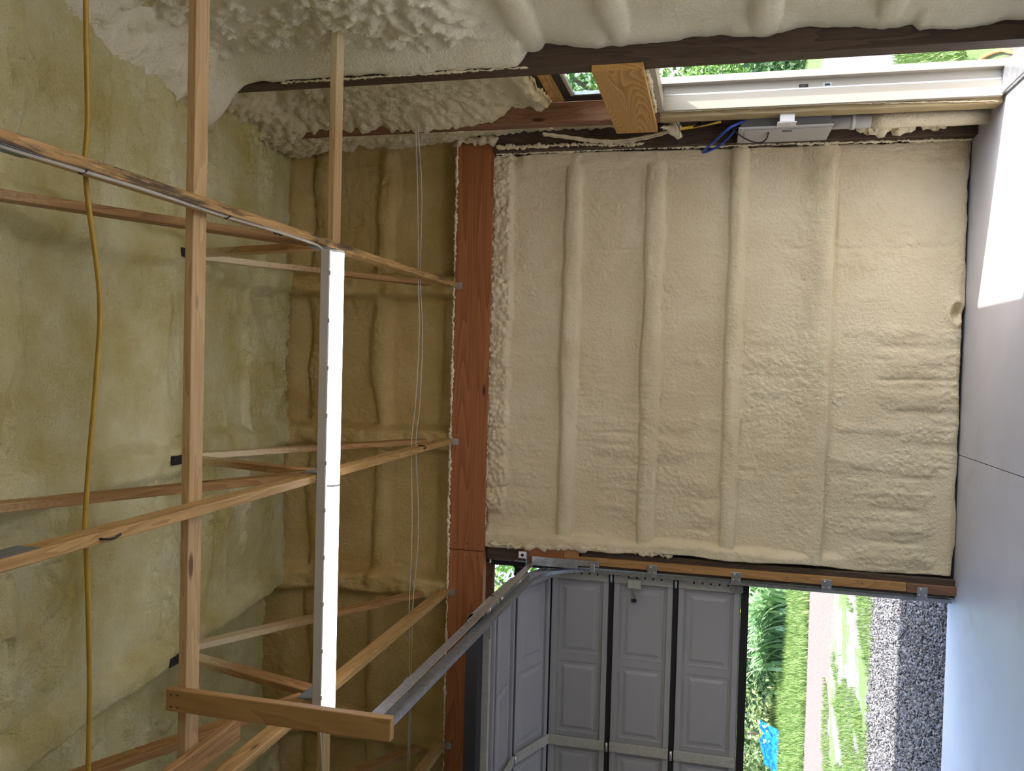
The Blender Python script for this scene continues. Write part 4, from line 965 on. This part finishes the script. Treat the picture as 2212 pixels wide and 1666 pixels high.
for k, (c, r, m, lab, n, s) in enumerate([
    ((6.6, 19.8, 0.35), (0.8, 0.8, 0.6), M['leaf_dark'], 'low dark shrub at the far edge of the path seen through the entry door', 900, 0.14),
    ((7.7, 20.4, 0.5), (0.9, 0.8, 0.8), M['leaf_dark'], 'dark rounded shrub behind the path, right of the low one through the entry door', 900, 0.15),
    ((6.9, 21.8, 1.7), (1.2, 1.0, 1.8), M['leaf'], 'bright green feathery shrub filling the upper entry door opening', 3800, 0.14),
    ((8.9, 23.2, 1.9), (1.4, 1.0, 2.2), M['leaf'], 'broad green shrub beside the tree trunk, seen through the entry door', 3200, 0.16),
    ((5.4, 23.0, 1.4), (1.2, 1.0, 1.8), M['leaf_pale'], 'yellow-green shrub close to the far door jamb outside', 1800, 0.15)]):
    shrub('shrub', c, r, n, s, m, lab, 'shrub', 80 + k, G2)
# grass blades
def blades(n, xf, seed, hgt, name, label):
    rng = np.random.default_rng(seed); X, Y = xf(rng, n); n = len(X)
    an = rng.random(n) * 6.283; h = hgt * (0.5 + rng.random(n)); w2 = 0.10 * h * (0.5 + 0.5 * rng.random(n)); ln = h * rng.normal(0, 0.6, n)
    dx, dy = np.cos(an), np.sin(an); z0 = -0.145
    V = np.stack([np.stack([X - dy * w2, Y + dx * w2, 0 * X + z0], -1), np.stack([X + dy * w2, Y - dx * w2, 0 * X + z0], -1), np.stack([X + dx * ln, Y + dy * ln, z0 + h], -1)], 1).reshape(-1, 3)
    o = mesh_obj(name, V, np.arange(3 * n).reshape(-1, 3), M['blade']); tag(o, label, 'grass', None, 'stuff')
def area1(r, n):
    Y = 15.4 + 7.6 * r.random(n) ** 1.2; X = -Y * (0.20 + 0.34 * r.random(n)); return X, Y
blades(34000, area1, 1, 0.10, 'grass_strip', 'bright green grass beyond the dirt track outside the garage door')
def area2(r, n):
    Y = 9.6 + 3.6 * r.random(n); X = -Y * (0.20 + 0.30 * r.random(n)); k = fbm(X * 1.4, Y * 0.9, 4, 1) > 0.02; return X[k], Y[k]
blades(36000, area2, 2, 0.05, 'grass_patches', 'patchy short grass in the gravel outside the garage door')
def area3(r, n):
    Y = 6.5 + 3.0 * r.random(n); X = Y * (0.30 + 0.10 * r.random(n)); k = Y > 6.7 + 1.2 * (fbm(X * 3, Y * 3, 3, 2) + 0.1); return X[k], Y[k]
blades(9000, area3, 3, 0.07, 'lawn', 'green grass outside the entry door beside the path')
# gravel
def gravel(n, seed):
    rng = np.random.default_rng(seed)
    Y = 6.42 + 3.4 * rng.random(n) ** 1.25; X = -Y * (0.185 + 0.30 * rng.random(n))
    base = np.array([[1, 0, 0], [0, 1, 0], [-1, 0, 0], [0, -1, 0], [0, 0, 0.8], [0, 0, -0.5]], float)
    Fb = np.array([[0, 1, 4], [1, 2, 4], [2, 3, 4], [3, 0, 4], [1, 0, 5], [2, 1, 5], [3, 2, 5], [0, 3, 5]])
    s = 0.008 + 0.014 * rng.random(n) ** 2
    V = base[None] * (1 + 0.5 * rng.normal(size=(n, 6, 1)) * 0.5) * s[:, None, None] * np.stack([1 + 0.5 * rng.random(n), 0.7 + 0.6 * rng.random(n), 0.7 + 0.4 * rng.random(n)], -1)[:, None, :]
    q = rng.normal(size=(n, 4)); q /= np.linalg.norm(q, axis=1)[:, None]; w_, x_, y_, z_ = q.T
    R = np.stack([np.stack([1 - 2 * (y_ ** 2 + z_ ** 2), 2 * (x_ * y_ - z_ * w_), 2 * (x_ * z_ + y_ * w_)], -1), np.stack([2 * (x_ * y_ + z_ * w_), 1 - 2 * (x_ ** 2 + z_ ** 2), 2 * (y_ * z_ - x_ * w_)], -1), np.stack([2 * (x_ * z_ - y_ * w_), 2 * (y_ * z_ + x_ * w_), 1 - 2 * (x_ ** 2 + y_ ** 2)], -1)], 1)
    V = np.einsum('nij,nkj->nki', R, V) + np.stack([X, Y, -0.135 + 0.01 * rng.random(n)], -1)[:, None, :]
    Fq = (Fb[None] + 6 * np.arange(n)[:, None, None]).reshape(-1, 3)
    o = mesh_obj('gravel', V.reshape(-1, 3), Fq, M['stone']); tag(o, 'loose grey gravel just outside the garage door', 'gravel', None, 'stuff')
gravel(26000, 8)
V, Fc = leaves(6, (-2.50, 6.50, -0.10), (0.05, 0.02, 0.01), 0.05, 5, shell=0.1); 
cr = fringe('foam_scrap', [(-2.50, 6.47, -0.10), (-2.53, 6.475, -0.10), (-2.565, 6.47, -0.10)], 0.014, M['foam_pale'], None, 33); thing(cr, 'small pale foam scrap on the gravel by the slab edge', 'scrap')
oc = empty('orange_cord', (2.1, 6.0, -0.13)); tube('cord', spline([(1.95, 5.2, -0.125), (1.985, 5.42, -0.12), (2.02, 5.75, -0.115), (2.16, 6.1, -0.12), (2.25, 6.5, -0.12), (2.26, 6.95, -0.12), (2.22, 7.4, -0.12)], 8), 0.012, M['orange'], oc); thing(oc, 'orange extension cord on the grass outside the entry door', 'cord')
